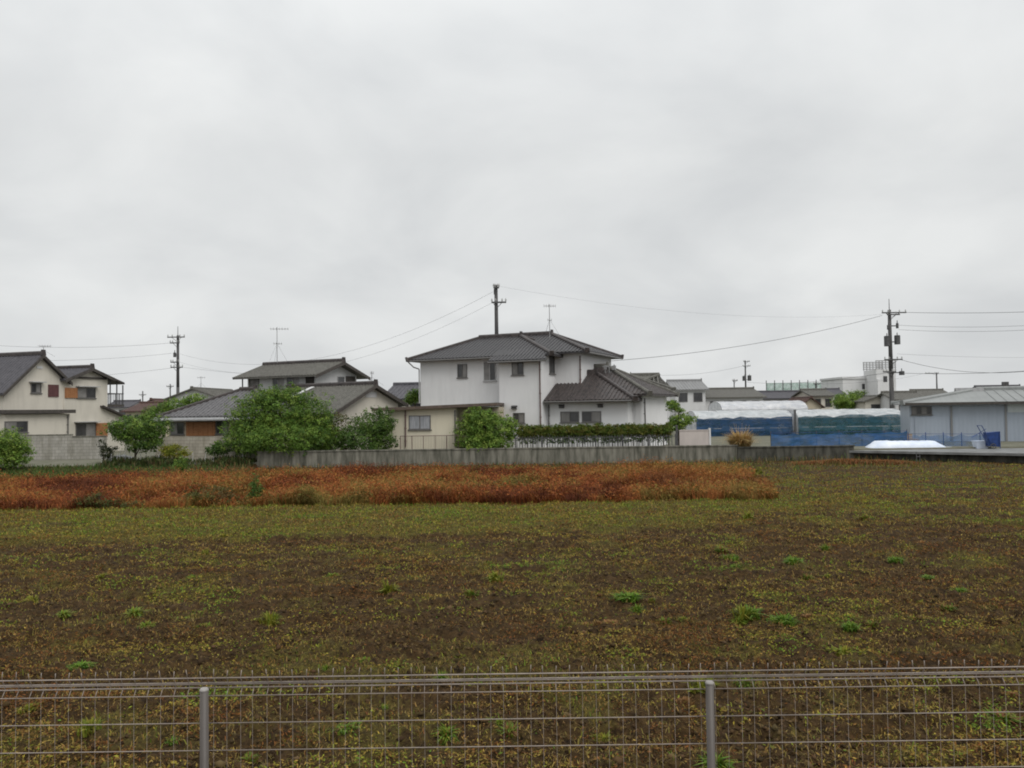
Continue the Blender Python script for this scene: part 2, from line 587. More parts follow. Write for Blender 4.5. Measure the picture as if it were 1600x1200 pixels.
def drain(fr, par, plane, px, y0, y1, m='pipe', r=0.045):
    a0, a1, z0, z1 = rect(fr, plane, px - 1, y0, px + 1, y1)
    c = (a0 + a1) / 2
    b = MB()
    b.tube(mp(plane, c, 0.08, z0), mp(plane, c, 0.08, z1), r, n=8)
    for k in range(3):
        z = z0 + (z1 - z0) * (0.15 + 0.35 * k)
        face_box(b, plane, c - 0.06, c + 0.06, -0.01, 0.1, z, z + 0.04)
    return b.build('drainpipe', MT[m], par)


# --- numpy noise


def vnoise(x, y, seed=0):
    xi = np.floor(x).astype(np.int64)
    yi = np.floor(y).astype(np.int64)
    xf = x - xi
    yf = y - yi

    def hsh(a, b):
        h = (a * 374761393 + b * 668265263 + seed * 974634777) & 0x7FFFFFFF
        h = ((h ^ (h >> 13)) * 1274126177) & 0x7FFFFFFF
        h = h ^ (h >> 16)
        return (h & 0xFFFF) / 65535.0
    u = xf * xf * (3 - 2 * xf)
    v = yf * yf * (3 - 2 * yf)
    a = hsh(xi, yi) * (1 - u) + hsh(xi + 1, yi) * u
    b = hsh(xi, yi + 1) * (1 - u) + hsh(xi + 1, yi + 1) * u
    return a * (1 - v) + b * v


def fbm(x, y, seed=0, o=4):
    s = 0
    a = 0.5
    for i in range(o):
        s = s + a * vnoise(x * 2 ** i, y * 2 ** i, seed + i * 17)
        a *= 0.5
    return s / (1 - 0.5 ** o)


def sstep(a, b, x):
    t = np.clip((x - a) / (b - a), 0, 1)
    return t * t * (3 - 2 * t)


# --- terrain
WALL_Y = 47.0
WX0 = P(402, 700, WALL_Y).x
WX1 = P(1335, 700, WALL_Y).x


def height(x, y):
    z = 0.78 * (1 - sstep(3.3, 5.2, y))
    back = sstep(WALL_Y + 0.08, WALL_Y + 0.16, y)
    lf = sstep(42.5, 50, y)
    m = (x < WX0)
    step = np.where(m, 0.38 * lf, 0.62 * back)
    z = z + step
    fld = sstep(4.9, 6, y) * (1 - sstep(40, 46, y))
    cl = (fbm(x * 5.5, y * 5.5, 3, 3) - 0.5) * 0.16 + (fbm(x * 14, y * 14, 9, 2) - 0.5) * 0.10 + (fbm(x * .6, y * .9, 5, 3) - 0.5) * 0.16
    fur = np.exp(-((y - 20.6 - 0.5 * np.sin(x * .11)) / 0.35) ** 2) * -0.10
    rows = np.sin(y * 2 * math.pi / 0.9 + 1.5 * fbm(x * .2, y * .2, 4, 2)) * 0.018
    z = z + fld * (cl + fur + rows)
    far = sstep(60, 200, y)
    return z + 0 * far


def mesh_np(name, V, faces_flat, counts, m, parent=None, tone=None, smooth=False):
    me = bpy.data.meshes.new(name)
    nv = len(V)
    me.vertices.add(nv)
    me.vertices.foreach_set('co', np.ascontiguousarray(V, dtype=np.float32).ravel())
    me.loops.add(len(faces_flat))
    me.loops.foreach_set('vertex_index', np.ascontiguousarray(faces_flat, dtype=np.int32))
    me.polygons.add(len(counts))
    st = np.concatenate([[0], np.cumsum(counts)[:-1]]).astype(np.int32)
    me.polygons.foreach_set('loop_start', st)
    me.polygons.foreach_set('loop_total', np.asarray(counts, dtype=np.int32))
    if smooth:
        me.polygons.foreach_set('use_smooth', np.ones(len(counts), dtype=bool))
    me.update(calc_edges=True)
    if tone is not None:
        a = me.color_attributes.new('tone', 'FLOAT_COLOR', 'POINT')
        c = np.ones((nv, 4), dtype=np.float32)
        c[:, :3] = tone
        a.data.foreach_set('color', c.ravel())
    me.materials.append(m)
    o = bpy.data.objects.new(name, me)
    COL.objects.link(o)
    if parent:
        o.parent = parent
    return o


def zones(x, y):
    """how much low green / yellow cover grows on the field here"""
    g = .35 * fbm(x * .35, y * .5, 21, 4) + .65 * fbm(x * 1.15, y * 1.5, 22, 3)
    n2 = fbm(x * 1.6, y * 2.2, 31, 3)
    edge = 20.6 + 0.5 * np.sin(x * .11)
    leftness = sstep(14, -6, x)
    band = sstep(edge, edge + 0.8, y) * (1 - sstep(40, 46, y))
    rows = fbm(x * .13, y * 1.5, 23, 3)
    cover = band * (0.30 + 0.52 * leftness) + 0.50 * sstep(0.46, 0.66, g)
    cover = cover + 0.6 * (n2 - 0.5) + 0.75 * band * (rows - .5)
    cover = cover + .45 * sstep(24.3, 26.2, y + .6 * (n2 - .5)) * (1 - sstep(28.5, 31, y)) * sstep(17, 2, x)
    cover = cover - 0.7 * np.exp(-((y - edge + .35) / .45) ** 2)
    return np.clip(cover, 0, 1)


def build_ground():
    ys = [-60, -20, -6, 0, 2.5]
    y = 3.2
    while y < 29:
        ys.append(y)
        y *= 1.0042
    while y < WALL_Y - 0.5:
        ys.append(y)
        y *= 1.012
    ys += [WALL_Y - 0.2, WALL_Y + 0.07, WALL_Y + 0.17, WALL_Y + 0.6, 49, 52, 56, 62, 70, 85, 110, 150, 220, 340, 600, 1200, 2600, 5200]
    ys = np.array(ys)
    us = np.concatenate([[-6, -3, -1.8, -1.2, -.95], np.linspace(-.76, .76, 480), [.95, 1.2, 1.8, 3, 6]])
    Y, U = np.meshgrid(ys, us, indexing='ij')
    X = U * np.maximum(Y, 7.0)
    Z = height(X, Y)
    nr, nc = X.shape
    V = np.stack([X, Y, Z], -1).reshape(-1, 3)
    i = np.arange((nr - 1) * (nc - 1))
    r, c = i // (nc - 1), i % (nc - 1)
    a = r * nc + c
    Fc = np.stack([a, a + 1, a + nc + 1, a + nc], -1)
    cov = zones(X, Y).reshape(-1)
    yard = sstep(WALL_Y, WALL_Y + .2, V[:, 1])
    tone = np.stack([cov, yard, np.zeros_like(cov)], -1)
    m, nt, b = newmat('tilled_soil')
    b.inputs['Roughness'].default_value = 0.95
    b.inputs['Specular IOR Level'].default_value = 0.15
    at = N(nt, 'ShaderNodeAttribute', attribute_name='tone')
    se = N(nt, 'ShaderNodeSeparateColor')
    nt.links.new(at.outputs['Color'], se.inputs[0])
    tc = N(nt, 'ShaderNodeTexCoord')
    n1 = N(nt, 'ShaderNodeTexNoise', Scale=9.0, Detail=8, Roughness=0.7)
    n2 = N(nt, 'ShaderNodeTexNoise', Scale=1.1, Detail=5, Roughness=0.6)
    n3 = N(nt, 'ShaderNodeTexNoise', Scale=28.0, Detail=3)
    for n in (n1, n2, n3):
        nt.links.new(tc.outputs['Object'], n.inputs['Vector'])
    soil = N(nt, 'ShaderNodeValToRGB')
    e = soil.color_ramp.elements
    e[0].position, e[0].color = 0.34, (0.012, 0.007, 0.003, 1)
    e[1].position, e[1].color = 0.7, (0.088, 0.052, 0.020, 1)
    nt.links.new(n1.outputs['Fac'], soil.inputs['Fac'])
    grass = N(nt, 'ShaderNodeValToRGB')
    e = grass.color_ramp.elements
    e[0].position, e[0].color = 0.32, (0.034, 0.028, 0.009, 1)
    e[1].position, e[1].color = 0.68, (0.12, 0.10, 0.022, 1)
    nt.links.new(n3.outputs['Fac'], grass.inputs['Fac'])
    ad = N(nt, 'ShaderNodeMath', operation='ADD')
    nt.links.new(se.outputs[0], ad.inputs[0])
    sb = N(nt, 'ShaderNodeMath', operation='MULTIPLY_ADD')
    sb.inputs[1].default_value = 1.6
    sb.inputs[2].default_value = -0.8
    nt.links.new(n1.outputs['Fac'], sb.inputs[0])
    nt.links.new(sb.outputs[0], ad.inputs[1])
    cl = N(nt, 'ShaderNodeMapRange')
    cl.inputs['From Min'].default_value = 0.25
    cl.inputs['From Max'].default_value = 0.75
    nt.links.new(ad.outputs[0], cl.inputs['Value'])
    mx = N(nt, 'ShaderNodeMix', data_type='RGBA')
    nt.links.new(cl.outputs['Result'], mx.inputs['Factor'])
    nt.links.new(soil.outputs['Color'], mx.inputs['A'])
    nt.links.new(grass.outputs['Color'], mx.inputs['B'])
    my = N(nt, 'ShaderNodeMix', data_type='RGBA')
    yc = N(nt, 'ShaderNodeValToRGB')
    yc.color_ramp.elements[0].color = (0.07, 0.075, 0.045, 1)
    yc.color_ramp.elements[1].color = (0.22, 0.21, 0.17, 1)
    nt.links.new(n2.outputs['Fac'], yc.inputs['Fac'])
    nt.links.new(se.outputs[1], my.inputs['Factor'])
    nt.links.new(mx.outputs['Result'], my.inputs['A'])
    nt.links.new(yc.outputs['Color'], my.inputs['B'])
    nt.links.new(my.outputs['Result'], b.inputs['Base Color'])
    bp = N(nt, 'ShaderNodeBump', Strength=0.9, Distance=0.06)
    nt.links.new(n1.outputs['Fac'], bp.inputs['Height'])
    nt.links.new(bp.outputs['Normal'], b.inputs['Normal'])
    o = mesh_np('ground', V, Fc.ravel(), np.full(len(Fc), 4), m, None, tone, True)
    tag(o, kind='structure')


build_ground()


def blades(name, pos, ln, lean, width, cols, m, parent=None, head=None, rise=0.9):
    n = len(pos)
    if head is None:
        head = RNG.uniform(0, 2 * math.pi, n)
    d = np.stack([np.cos(head), np.sin(head), np.zeros(n)], -1)
    ph = head + RNG.uniform(0.9, 2.2, n)
    s = np.stack([np.cos(ph), np.sin(ph), np.zeros(n)], -1) * (width / 2)[:, None]
    upv = np.array([0, 0, 1.0])
    mid = pos + upv * (ln * .55 * (1 - lean * .35))[:, None] + d * (ln * lean * .28)[:, None]
    tip = pos + upv * (ln * rise * (1 - lean * .75))[:, None] + d * (ln * lean * .9)[:, None]
    V = np.stack([pos - s, pos + s, mid + s * .8, mid - s * .8, tip], 1).reshape(-1, 3)
    b = np.arange(n)[:, None] * 5
    q = b + np.array([[0, 1, 2, 3]])
    t = b + np.array([[3, 2, 4]])
    Fl = np.concatenate([q, t], 1).ravel()
    cnt = np.tile([4, 3], n)
    return mesh_np(name, V, Fl, cnt, m, parent, np.repeat(cols, 5, 0))


def pick(pal, idx):
    return np.array(pal)[idx]


def jitter(c, amt=0.25):
    return np.clip(c * RNG.uniform(1 - amt, 1 + amt, (len(c), 1)) * RNG.uniform(0.92, 1.08, c.shape), 0, 1)


def field_points(n, y0, y1, bias=0.5, wide=0.72):
    """random points over the field, thinned with distance"""
    t = RNG.uniform(0, 1, n)
    y = (y0 ** bias + t * (y1 ** bias - y0 ** bias)) ** (1 / bias)
    x = RNG.uniform(-wide, wide, n) * y
    return x, y


def field_cover():
    # cut straw and clods lying on the soil
    n = 130000
    x, y = field_points(n, 5.6, 28.5, 0.35)
    g = fbm(x * .9, y * 1.3, 41, 3)
    keep = RNG.uniform(0, 1, n) < np.clip(0.15 + 1.5 * (g - .25), 0.08, 1)
    x, y = x[keep], y[keep]
    z = height(x, y) + 0.004
    n = len(x)
    pal = [(.24, .165, .05), (.15, .105, .032), (.18, .15, .036), (.16, .07, .026), (.32, .23, .085), (.08, .046, .018)]
    w = RNG.choice(6, n, p=[.22, .24, .2, .1, .06, .18])
    cols = jitter(pick(pal, w), .3)
    ln = RNG.uniform(.04, .12, n) * (1 + .6 * sstep(9, 25, y))
    blades('straw', np.stack([x, y, z], -1), ln, RNG.uniform(.75, 1.0, n), RNG.uniform(.005, .011, n) * (1 + 1.0 * sstep(9, 25, y)), cols, MT['dry'], rise=.8)
    o = COL.objects['straw']
    tag(o, 'dry cut straw scattered over the brown tilled field', 'straw', kind='stuff')
    # short grass
    n = 150000
    x, y = field_points(n, 6, 45, 0.6)
    c = zones(x, y)
    keep = RNG.uniform(0, 1, n) < np.clip((c * 1.25 - .15) * (.35 + .65 * sstep(8, 14, y)), 0.02, 1)
    keep &= ~((y > 27.8) & (y < 39.5) & (x < 8.5))
    x, y, c = x[keep], y[keep], c[keep]
    n = len(x)
    z = height(x, y)
    pal = [(.18, .19, .026), (.24, .19, .034), (.125, .19, .026), (.20, .13, .036), (.13, .07, .022)]
    farr = sstep(18, 32, y)
    right = sstep(0, 12, x)
    r = RNG.uniform(0, 1, n) + (right * farr) * .42
    w = np.where(r < .34, 0, np.where(r < .62, 1, np.where(r < .78, 2, np.where(r < .98, 3, 4))))
    cols = jitter(pick(pal, w), .4)
    ln = RNG.uniform(.04, .13, n) * (1 + .6 * farr)
    blades('field_grass', np.stack([x, y, z], -1), ln, RNG.uniform(.2, .9, n), RNG.uniform(.007, .014, n) * (1 + 1.6 * farr), cols, MT['dry'])
    tag(COL.objects['field_grass'], 'short yellow green grass and stubble over the field', 'grass', kind='stuff')


field_cover()


def litter():
    n = 520000
    x, y = field_points(n, 5.8, 46, 0.3)
    g = .4 * fbm(x * .45, y * .7, 71, 4) + .6 * fbm(x * 1.3, y * 1.7, 74, 3)
    g2 = fbm(x * 2.2, y * 3.0, 72, 3)
    c = zones(x, y)
    keep = RNG.uniform(0, 1, n) < np.clip(3.2 * (g - .46) + 2.6 * (g2 - .48) + .65 * c * sstep(9, 16, y) + .05, .025, 1)
    keep &= ~((y > 27.8) & (y < 39.5) & (x < 8.5))
    x, y, g, c = x[keep], y[keep], g[keep], c[keep]
    n = len(x)
    hue = fbm(x * .8, y * 1.1, 73, 3) + RNG.normal(0, .09, n) + .10 * c * sstep(12, 20, y) - .07 * (1 - sstep(8, 15, y))
    pal = np.array([(.16, .068, .02), (.19, .112, .032), (.29, .20, .048), (.25, .205, .032), (.21, .24, .028), (.12, .20, .026)])
    w = np.digitize(hue, [.36, .46, .54, .63, .72])
    cols = jitter(pal[w], .45)
    sz = RNG.uniform(.006, .018, n) * (1 + .8 * sstep(9, 28, y))
    C = np.stack([x, y, height(x, y) + RNG.uniform(.0, .05, n)], -1)
    nm = np.array([0, 0, .8]) + RNG.normal(0, .5, (n, 3))
    nm /= np.linalg.norm(nm, axis=1)[:, None]
    A = np.cross(nm, unit(n))
    A /= np.linalg.norm(A, axis=1)[:, None]
    B = np.cross(nm, A)
    o = quads('ground_leaves', C, A * sz[:, None] * 1.5, B * sz[:, None], cols, MT['dry'], None)
    tag(o, 'low creeping weeds and dead leaves mottling the tilled soil', 'ground cover', kind='stuff')


def quads(name, C, A, B, cols, m, parent):
    V = np.stack([C - A, C - B * .55, C + A, C + B * .55], 1).reshape(-1, 3)
    n = len(C)
    return mesh_np(name, V, np.arange(n * 4), np.full(n, 4), m, parent, np.repeat(cols, 4, 0))


def unit(n):
    v = RNG.normal(0, 1, (n, 3))
    return v / np.linalg.norm(v, axis=1)[:, None]


litter()


def clods():
    n = 60000
    x, y = field_points(n, 5.6, 24, .25)
    g = fbm(x * 1.1, y * 1.4, 81, 3)
    c = zones(x, y)
    keep = RNG.uniform(0, 1, n) < np.clip(.25 + 1.8 * (g - .4) - .35 * c, .05, 1)
    x, y = x[keep], y[keep]
    n = len(x)
    r = RNG.uniform(.008, .03, n) * np.where(RNG.uniform(0, 1, n) < .06, 1.8, 1)
    base = np.array([(1, 0, 0), (0, 1, 0), (-1, 0, 0), (0, -1, 0), (0, 0, 1), (0, 0, -1)], float)
    V = base[None] * r[:, None, None] * RNG.uniform(.55, 1.35, (n, 6, 1)) + RNG.normal(0, .2, (n, 6, 3)) * r[:, None, None]
    V[:, :, 2] *= .75
    V += np.stack([x, y, height(x, y) + r * .25], -1)[:, None, :]
    f = np.array([(0, 1, 4), (1, 2, 4), (2, 3, 4), (3, 0, 4), (1, 0, 5), (2, 1, 5), (3, 2, 5), (0, 3, 5)])
    Fc = (np.arange(n)[:, None, None] * 6 + f[None]).reshape(-1)
    cols = jitter(np.array([(.075, .047, .021), (.055, .034, .015), (.095, .063, .03), (.04, .025, .012)])[RNG.integers(0, 4, n)], .25)
    o = mesh_np('soil_clods', V.reshape(-1, 3), Fc, np.full(n * 8, 3), attr_mat('clod', .95, 0), None, np.repeat(cols, 6, 0))
    tag(o, 'crumbled clods of dark brown tilled soil', 'soil', kind='stuff')


clods()


def red_edge(y):
    return 8.9 + (y - 27.7) * .2


def red_tops(x, y, z, hgt, cols):
    k = RNG.choice(len(x), 70000)
    n = len(k)
    C = np.stack([x[k] + RNG.normal(0, .09, n), y[k] + RNG.normal(0, .09, n), z[k] + hgt[k] * RNG.uniform(.45, 1.0, n)], -1)
    nm = np.array([0, -.2, .5]) + RNG.normal(0, .6, (n, 3))
    nm /= np.linalg.norm(nm, axis=1)[:, None]
    A = np.cross(nm, unit(n))
    A /= np.linalg.norm(A, axis=1)[:, None]
    B = np.cross(nm, A)
    s_ = RNG.uniform(.02, .05, n)[:, None]
    o = quads('withered_leaves', C, A * s_ * 1.5, B * s_ * .8, jitter(cols[k], .3), MT['dry'], None)
    tag(o, 'withered rust and orange leaves hanging in the red weeds', 'leaves', kind='stuff')


def red_weeds():
    n = 210000
    # denser towards the near edge
    t = RNG.uniform(0, 1, n)
    y = 27.5 + 13.2 * t ** 1.15
    x = RNG.uniform(-31, 13, n)
    e1 = red_edge(y) + .2 + .9 * (fbm(y * .8, x * 0 + 3, 51, 2) - .5)
    e0 = 27.5 + 0.5 * (fbm(x * .7, x * 0, 52, 3) - .5)
    lump = .55 * fbm(x * .42, y * .5, 53, 3) + .45 * fbm(x * 1.1, y * 1.2, 59, 2)
    left_cut = 40.5 - 2.2 * sstep(-12, -24, x)
    keep = (x < e1) & (y > e0) & (y < left_cut) & (RNG.uniform(0, 1, n) < .35 + 1.1 * lump)
    x, y, lump = x[keep], y[keep], lump[keep]
    n = len(x)
    hgt = .12 + 1.15 * np.clip(lump - .2, 0, 1) + RNG.uniform(-.10, .16, n)
    hgt *= .85 + .15 * sstep(0, 1.2, y - 27.6)
    hgt *= .7 + .3 * sstep(0, .8, red_edge(y) + .4 - x)
    ln = hgt * 1.25
    c1 = fbm(x * .28, y * .45, 54, 3)
    c2 = fbm(x * 1.3, y * 1.6, 55, 2)
    q = c1 + .75 * (c2 - .5) + .25 * (lump - .5) + RNG.normal(0, .09, n)
    pal = np.array([(.11, .034, .015), (.22, .065, .021), (.30, .105, .032), (.29, .155, .042), (.16, .125, .032)])
    w = np.digitize(q, [.36, .47, .61, .72])
    cols = jitter(pal[w], .28)
    right = sstep(2, 9, x)[:, None]
    cols = cols * (1 - .25 * right) + np.array([.30, .16, .045]) * .25 * right
    z = height(x, y)
    head = fbm(x * .4, y * .4, 57, 2) * 14 + RNG.normal(0, .9, n)
    o = blades('dry_weeds', np.stack([x, y, z], -1), ln, RNG.uniform(.35, 1.0, n), RNG.uniform(.010, .024, n), cols, MT['dry'], head=head)
    red_tops(x, y, z, hgt, cols)
    tag(o, 'dense strip of rust red withered weeds across the field', 'weeds', kind='stuff')
    # second strip of withered weeds along the far right edge
    n = 9000
    t = RNG.uniform(0, 1, n)
    px = 1235 + 200 * t
    D = 44.6 - 1.4 * t + RNG.normal(0, .38, n)
    x = np.array([(p - 800) / F for p in px]) * D
    y = D
    lump = fbm(x * .8, y, 58, 2)
    hgt = (.12 + .32 * lump) * np.sin(np.pi * np.clip(t, .03, .97)) ** .5
    pal = np.array([(.20, .07, .03), (.27, .12, .045), (.23, .15, .06), (.14, .12, .04)])
    cols = jitter(pal[RNG.choice(4, n, p=[.3, .35, .2, .15])], .25)
    o = blades('roadside_weeds', np.stack([x, y, height(x, y)], -1), hgt * 1.3, RNG.uniform(.3, .95, n), RNG.uniform(.02, .04, n), cols, MT['dry'])
    tag(o, 'small patch of orange withered weeds below the concrete path', 'weeds', kind='stuff')
    # rough green and olive growth between the weeds and the walls
    n = 30000
    x = RNG.uniform(-31, 24, n)
    y = RNG.uniform(39.5, 46.9, n)
    lg = sstep(-13, -20, x)
    nb = fbm(x * .5, y * .8, 61, 3)
    keep = RNG.uniform(0, 1, n) < np.clip(.15 + .9 * lg + .5 * (nb - .4) + .5 * sstep(45.8, 46.8, y), 0, 1)
    x, y, lg = x[keep], y[keep], lg[keep]
    n = len(x)
    g = np.array([(.045, .10, .022), (.07, .12, .03), (.10, .10, .03)])
    d = np.array([(.11, .10, .035), (.15, .12, .05), (.16, .09, .04)])
    k = RNG.integers(0, 3, n)
    isg = RNG.uniform(0, 1, n) < .25 + .7 * lg
    cols = jitter(np.where(isg[:, None], g[k], d[k]), .25)
    hx = np.where((x > 12.5) & (y > 45.4), 1.7, 1.0)
    o = blades('verge_grass', np.stack([x, y, height(x, y)], -1), RNG.uniform(.12, .42, n) * hx, RNG.uniform(.2, .8, n), RNG.uniform(.02, .04, n), cols, MT['dry'])
    tag(o, 'rough green and straw coloured grass along the foot of the walls', 'grass', kind='stuff')


red_weeds()

# --- weeds that stand out singly in the soil


def weed_mesh(name, kind, n, spread, hgt, pal):
    a = RNG.uniform(0, 2 * math.pi, n)
    r = np.minimum(np.abs(RNG.normal(0, spread * .36, n)), spread * .7)
    pos = np.stack([r * np.cos(a), r * np.sin(a), np.zeros(n) - .01], -1)
    cols = jitter(np.array(pal)[RNG.integers(0, len(pal), n)], .25)
    return blades(name, pos, RNG.uniform(.5, 1.1, n) * hgt, RNG.uniform(.2, .95, n), RNG.uniform(.012, .03, n), cols, MT['leaf'], head=a + RNG.normal(0, .9, n))


GREEN = [(.10, .19, .022), (.14, .23, .028), (.17, .24, .03), (.075, .145, .02)]
LIME = [(.19, .21, .026), (.24, .22, .032), (.15, .18, .024)]
TAN = [(.24, .13, .05), (.30, .17, .07), (.20, .10, .04)]


def copy_of(o, loc, rz, sc=1.0):
    c = o.copy()
    COL.objects.link(c)
    c.location = loc
    c.rotation_euler = (0, 0, rz)
    c.scale = (sc, sc, sc)
    return c


def scatter(name, protos, pts, label, cat, group, base=1.0):
    for i, (px, py) in enumerate(pts):
        g = G(px, py)
        z = float(height(np.array([g.x]), np.array([g.y]))[0])
        loc = (g.x, g.y, z - .01)
        if i < len(protos):
            o = protos[i]
            o.location = loc
        else:
            o = copy_of(random.choice(protos), loc, random.uniform(0, 6), 1)
        k = base * random.choice((.55, .75, .9, 1.1, 1.4)) * min(1.0, .35 + g.y / 19)
        o.scale = (k * random.uniform(.8, 1.5), k, k * random.uniform(.6, 1.3))
        tag(o, label, cat, group)


GV = [weed_mesh('green_weed', 0, n, sp, h, p) for n, sp, h, p in ((190, .16, .20, GREEN), (130, .12, .28, GREEN[:2] + LIME[:1]), (220, .18, .11, GREEN[1:] + TAN[:1]), (110, .10, .18, GREEN[1:3] + LIME), (160, .15, .22, [GREEN[0], LIME[2], TAN[2]]))]
scatter('green_weed', GV,
        [(128, 1041), (510, 1053), (571, 1030), (780, 1140), (690, 1150), (270, 1160), (1565, 1118), (1502, 1182), (980, 938), (1040, 975), (1225, 975),
         (1155, 968), (880, 980), (735, 932), (935, 1075), (1167, 1070), (1240, 880), (1140, 875), (1500, 925), (1330, 985), (100, 968), (520, 897),
         (320, 985), (228, 985), (1120, 1195), (540, 1145), (690, 1070), (600, 1102), (390, 1185), (460, 862), (1350, 812), (20, 1158), (1510, 920), (1480, 950),
         (995, 950), (1018, 942), (1068, 968), (1148, 978), (1170, 962), (1210, 968), (770, 1128), (795, 1150), (700, 1142), (1362, 978), (210, 968), (60, 975), (430, 968),
         (1128, 862), (1150, 888), (1290, 862), (1400, 880), (1450, 905), (1262, 902), (905, 860), (300, 905), (180, 900)],
        'bright green weed growing from the brown tilled soil', 'weed', 'green weeds dotted over the soil')
YV = [weed_mesh('yellow_weed', 0, n, sp, h, LIME) for n, sp, h in ((120, .15, .15), (90, .12, .22), (140, .17, .09))]
scatter('yellow_weed', YV,
        [(612, 940), (775, 912), (720, 1025), (1160, 965), (1380, 808), (420, 975), (235, 885), (1095, 1085), (930, 1148), (140, 1148), (1320, 1020), (945, 1150),
         (50, 935), (1295, 900), (1440, 940), (45, 1108), (350, 840), (140, 832), (520, 815), (860, 805), (1170, 815), (608, 925), (616, 955), (1085, 1092), (1110, 1080),
         (870, 902), (680, 890), (550, 862), (320, 868), (1045, 905), (1215, 925), (160, 905)],
        'yellow green weed spreading low on the brown tilled soil', 'weed', 'yellow weeds dotted over the soil')
TV = [weed_mesh('dry_tuft', 0, n, sp, h, TAN) for n, sp, h in ((210, .13, .12), (210, .14, .09))]
scatter('dry_tuft', TV,
        [(935, 972), (1270, 908), (1285, 884), (1265, 965), (1440, 847), (610, 865), (1070, 1100), (1580, 1090), (620, 862), (915, 972), (955, 968), (1255, 905), (1292, 886)],
        'flattened tuft of dry orange grass lying on the soil', 'grass tuft', 'dry tufts on the soil')

# ------------------------------------------------------------------ foliage


def crown(parent, blobs, nclump, per, cr, size, pal, name='crown', mname='leaf', zmin=None):
    b = np.array(blobs, float)
    wt = (b[:, 3] * b[:, 4] * b[:, 5]) ** (2 / 3)
    k = RNG.choice(len(b), nclump, p=wt / wt.sum())
    d = unit(nclump)
    rad = RNG.uniform(.45, 1.02, nclump) ** .6
    shoot = RNG.uniform(0, 1, nclump) < .14
    rad = np.where(shoot, RNG.uniform(1.0, 1.32, nclump), rad)
    c = b[k, :3] + d * b[k, 3:6] * rad[:, None]
    crr = cr * RNG.uniform(.6, 1.3, nclump) * np.where(shoot, .55, 1)
    C = np.repeat(c, per, 0) + RNG.normal(0, 1, (nclump * per, 3)) * np.repeat(crr, per)[:, None] * np.array([.5, .5, .38])
    n = len(C)
    out = np.repeat(d, per, 0)
    nm = out * .5 + np.array([0, 0, .55]) + RNG.normal(0, .55, (n, 3))
    nm /= np.linalg.norm(nm, axis=1)[:, None]
    A = np.cross(nm, unit(n))
    A /= np.linalg.norm(A, axis=1)[:, None]
    B = np.cross(nm, A)
    s = size * RNG.uniform(.6, 1.25, n)[:, None]
    tone = np.array(pal)[RNG.integers(0, len(pal), nclump)]
    cols = np.repeat(tone, per, 0)
    cols = jitter(cols, .28)
    if zmin is not None:
        kp = C[:, 2] > zmin
        C, A, B, s, cols = C[kp], A[kp], B[kp], s[kp], cols[kp]
    return quads(name, C, A * s, B * s, cols, MT[mname], parent)


def trunk(parent, h, r, limbs, name='trunk'):
    m = MB()
    pts = [Vector((0, 0, -.1))]
    for i in range(1, 5):
        pts.append(Vector((random.uniform(-.05, .05) * h * .3, random.uniform(-.05, .05) * h * .3, h * i / 4)))
    m.path(pts, r, r * .55, 8)
    for (dx, dy, dz) in limbs:
        k = random.randint(1, 3)
        a = pts[k]
        q = Vector((dx, dy, dz))
        mid = a.lerp(q, .5) + Vector((0, 0, .12))
        m.path([a, mid, q], r * .5, r * .15, 6)
    return m.build(name, MT['bark'], parent, True)


PAL_MID = [(0.102, 0.184, 0.03), (0.146, 0.234, 0.041), (0.073, 0.135, 0.028), (0.183, 0.262, 0.047)]
PAL_DARK = [(0.052, 0.099, 0.025), (0.081, 0.142, 0.03), (0.11, 0.177, 0.039)]
PAL_LIGHT = [(0.176, 0.269, 0.047), (0.132, 0.219, 0.039), (0.227, 0.312, 0.062), (0.095, 0.17, 0.033)]


def tree(name, label, cat, px, D, blobs_px, zbase, ncl, per, cr, size, pal, limbs=4, depth=.8, group=None, tr=.07):
    """blobs given as (centre px, centre py, half width px, half height px, depth offset m)"""
    base = P(px, 640, D)
    root = empty(name, (base.x, base.y, zbase), 0, label, cat, group)
    bl = []
    for (cx, cy, rx, ry, dy) in blobs_px:
        c = P(cx, cy, D + dy)
        s = (D + dy) / F
        bl.append((c.x - base.x, c.y - base.y, c.z - zbase, rx * s, max(rx * s * depth, .25), ry * s))
    top = max(b[2] for b in bl)
    lm = [(b[0] * .8, b[1] * .8, b[2]) for b in bl for _ in range(max(1, limbs // len(bl)))]
    lm = [(a + random.uniform(-.3, .3), b + random.uniform(-.3, .3), c + random.uniform(-.2, .3)) for a, b, c in lm]
    trunk(root, max(.5, top * .85), tr, lm)
    crown(root, bl, ncl, per, cr, size, pal, zmin=.03)
    return root


tree('broadleaf_bush', 'largest bush, broad and leafy green, between the orange shuttered bungalow and the cream gable', 'bush', 438, 48.6,
     [(438, 640, 46, 36, 0), (395, 655, 36, 40, .2), (482, 657, 40, 38, .1), (440, 685, 84, 28, -.2), (420, 622, 24, 15, .1), (505, 682, 24, 26, 0), (375, 685, 20, 26, 0), (455, 618, 22, 12, .2)], .6, 2200, 26, .30, .060, PAL_MID, 4)
tree('broadleaf_bush', 'dark round bush in front of the cream gabled wall, beside the largest bush', 'bush', 578, 48.4,
     [(583, 662, 32, 24, 0), (568, 686, 46, 22, 0), (598, 660, 18, 16, -.1), (600, 688, 16, 16, 0)], .6, 620, 26, .26, .058, PAL_DARK + [(.08, .145, .03), (.10, .17, .034)], 3)
tree('reddish_shrub', 'thin shrub with reddish leaves between the two bushes below the cream gable', 'shrub', 533, 48.8,
     [(531, 668, 14, 24, 0), (538, 688, 20, 16, 0)], .6, 130, 20, .22, .055, [(.12, .065, .03), (.10, .10, .03), (.075, .11, .025)], 2)
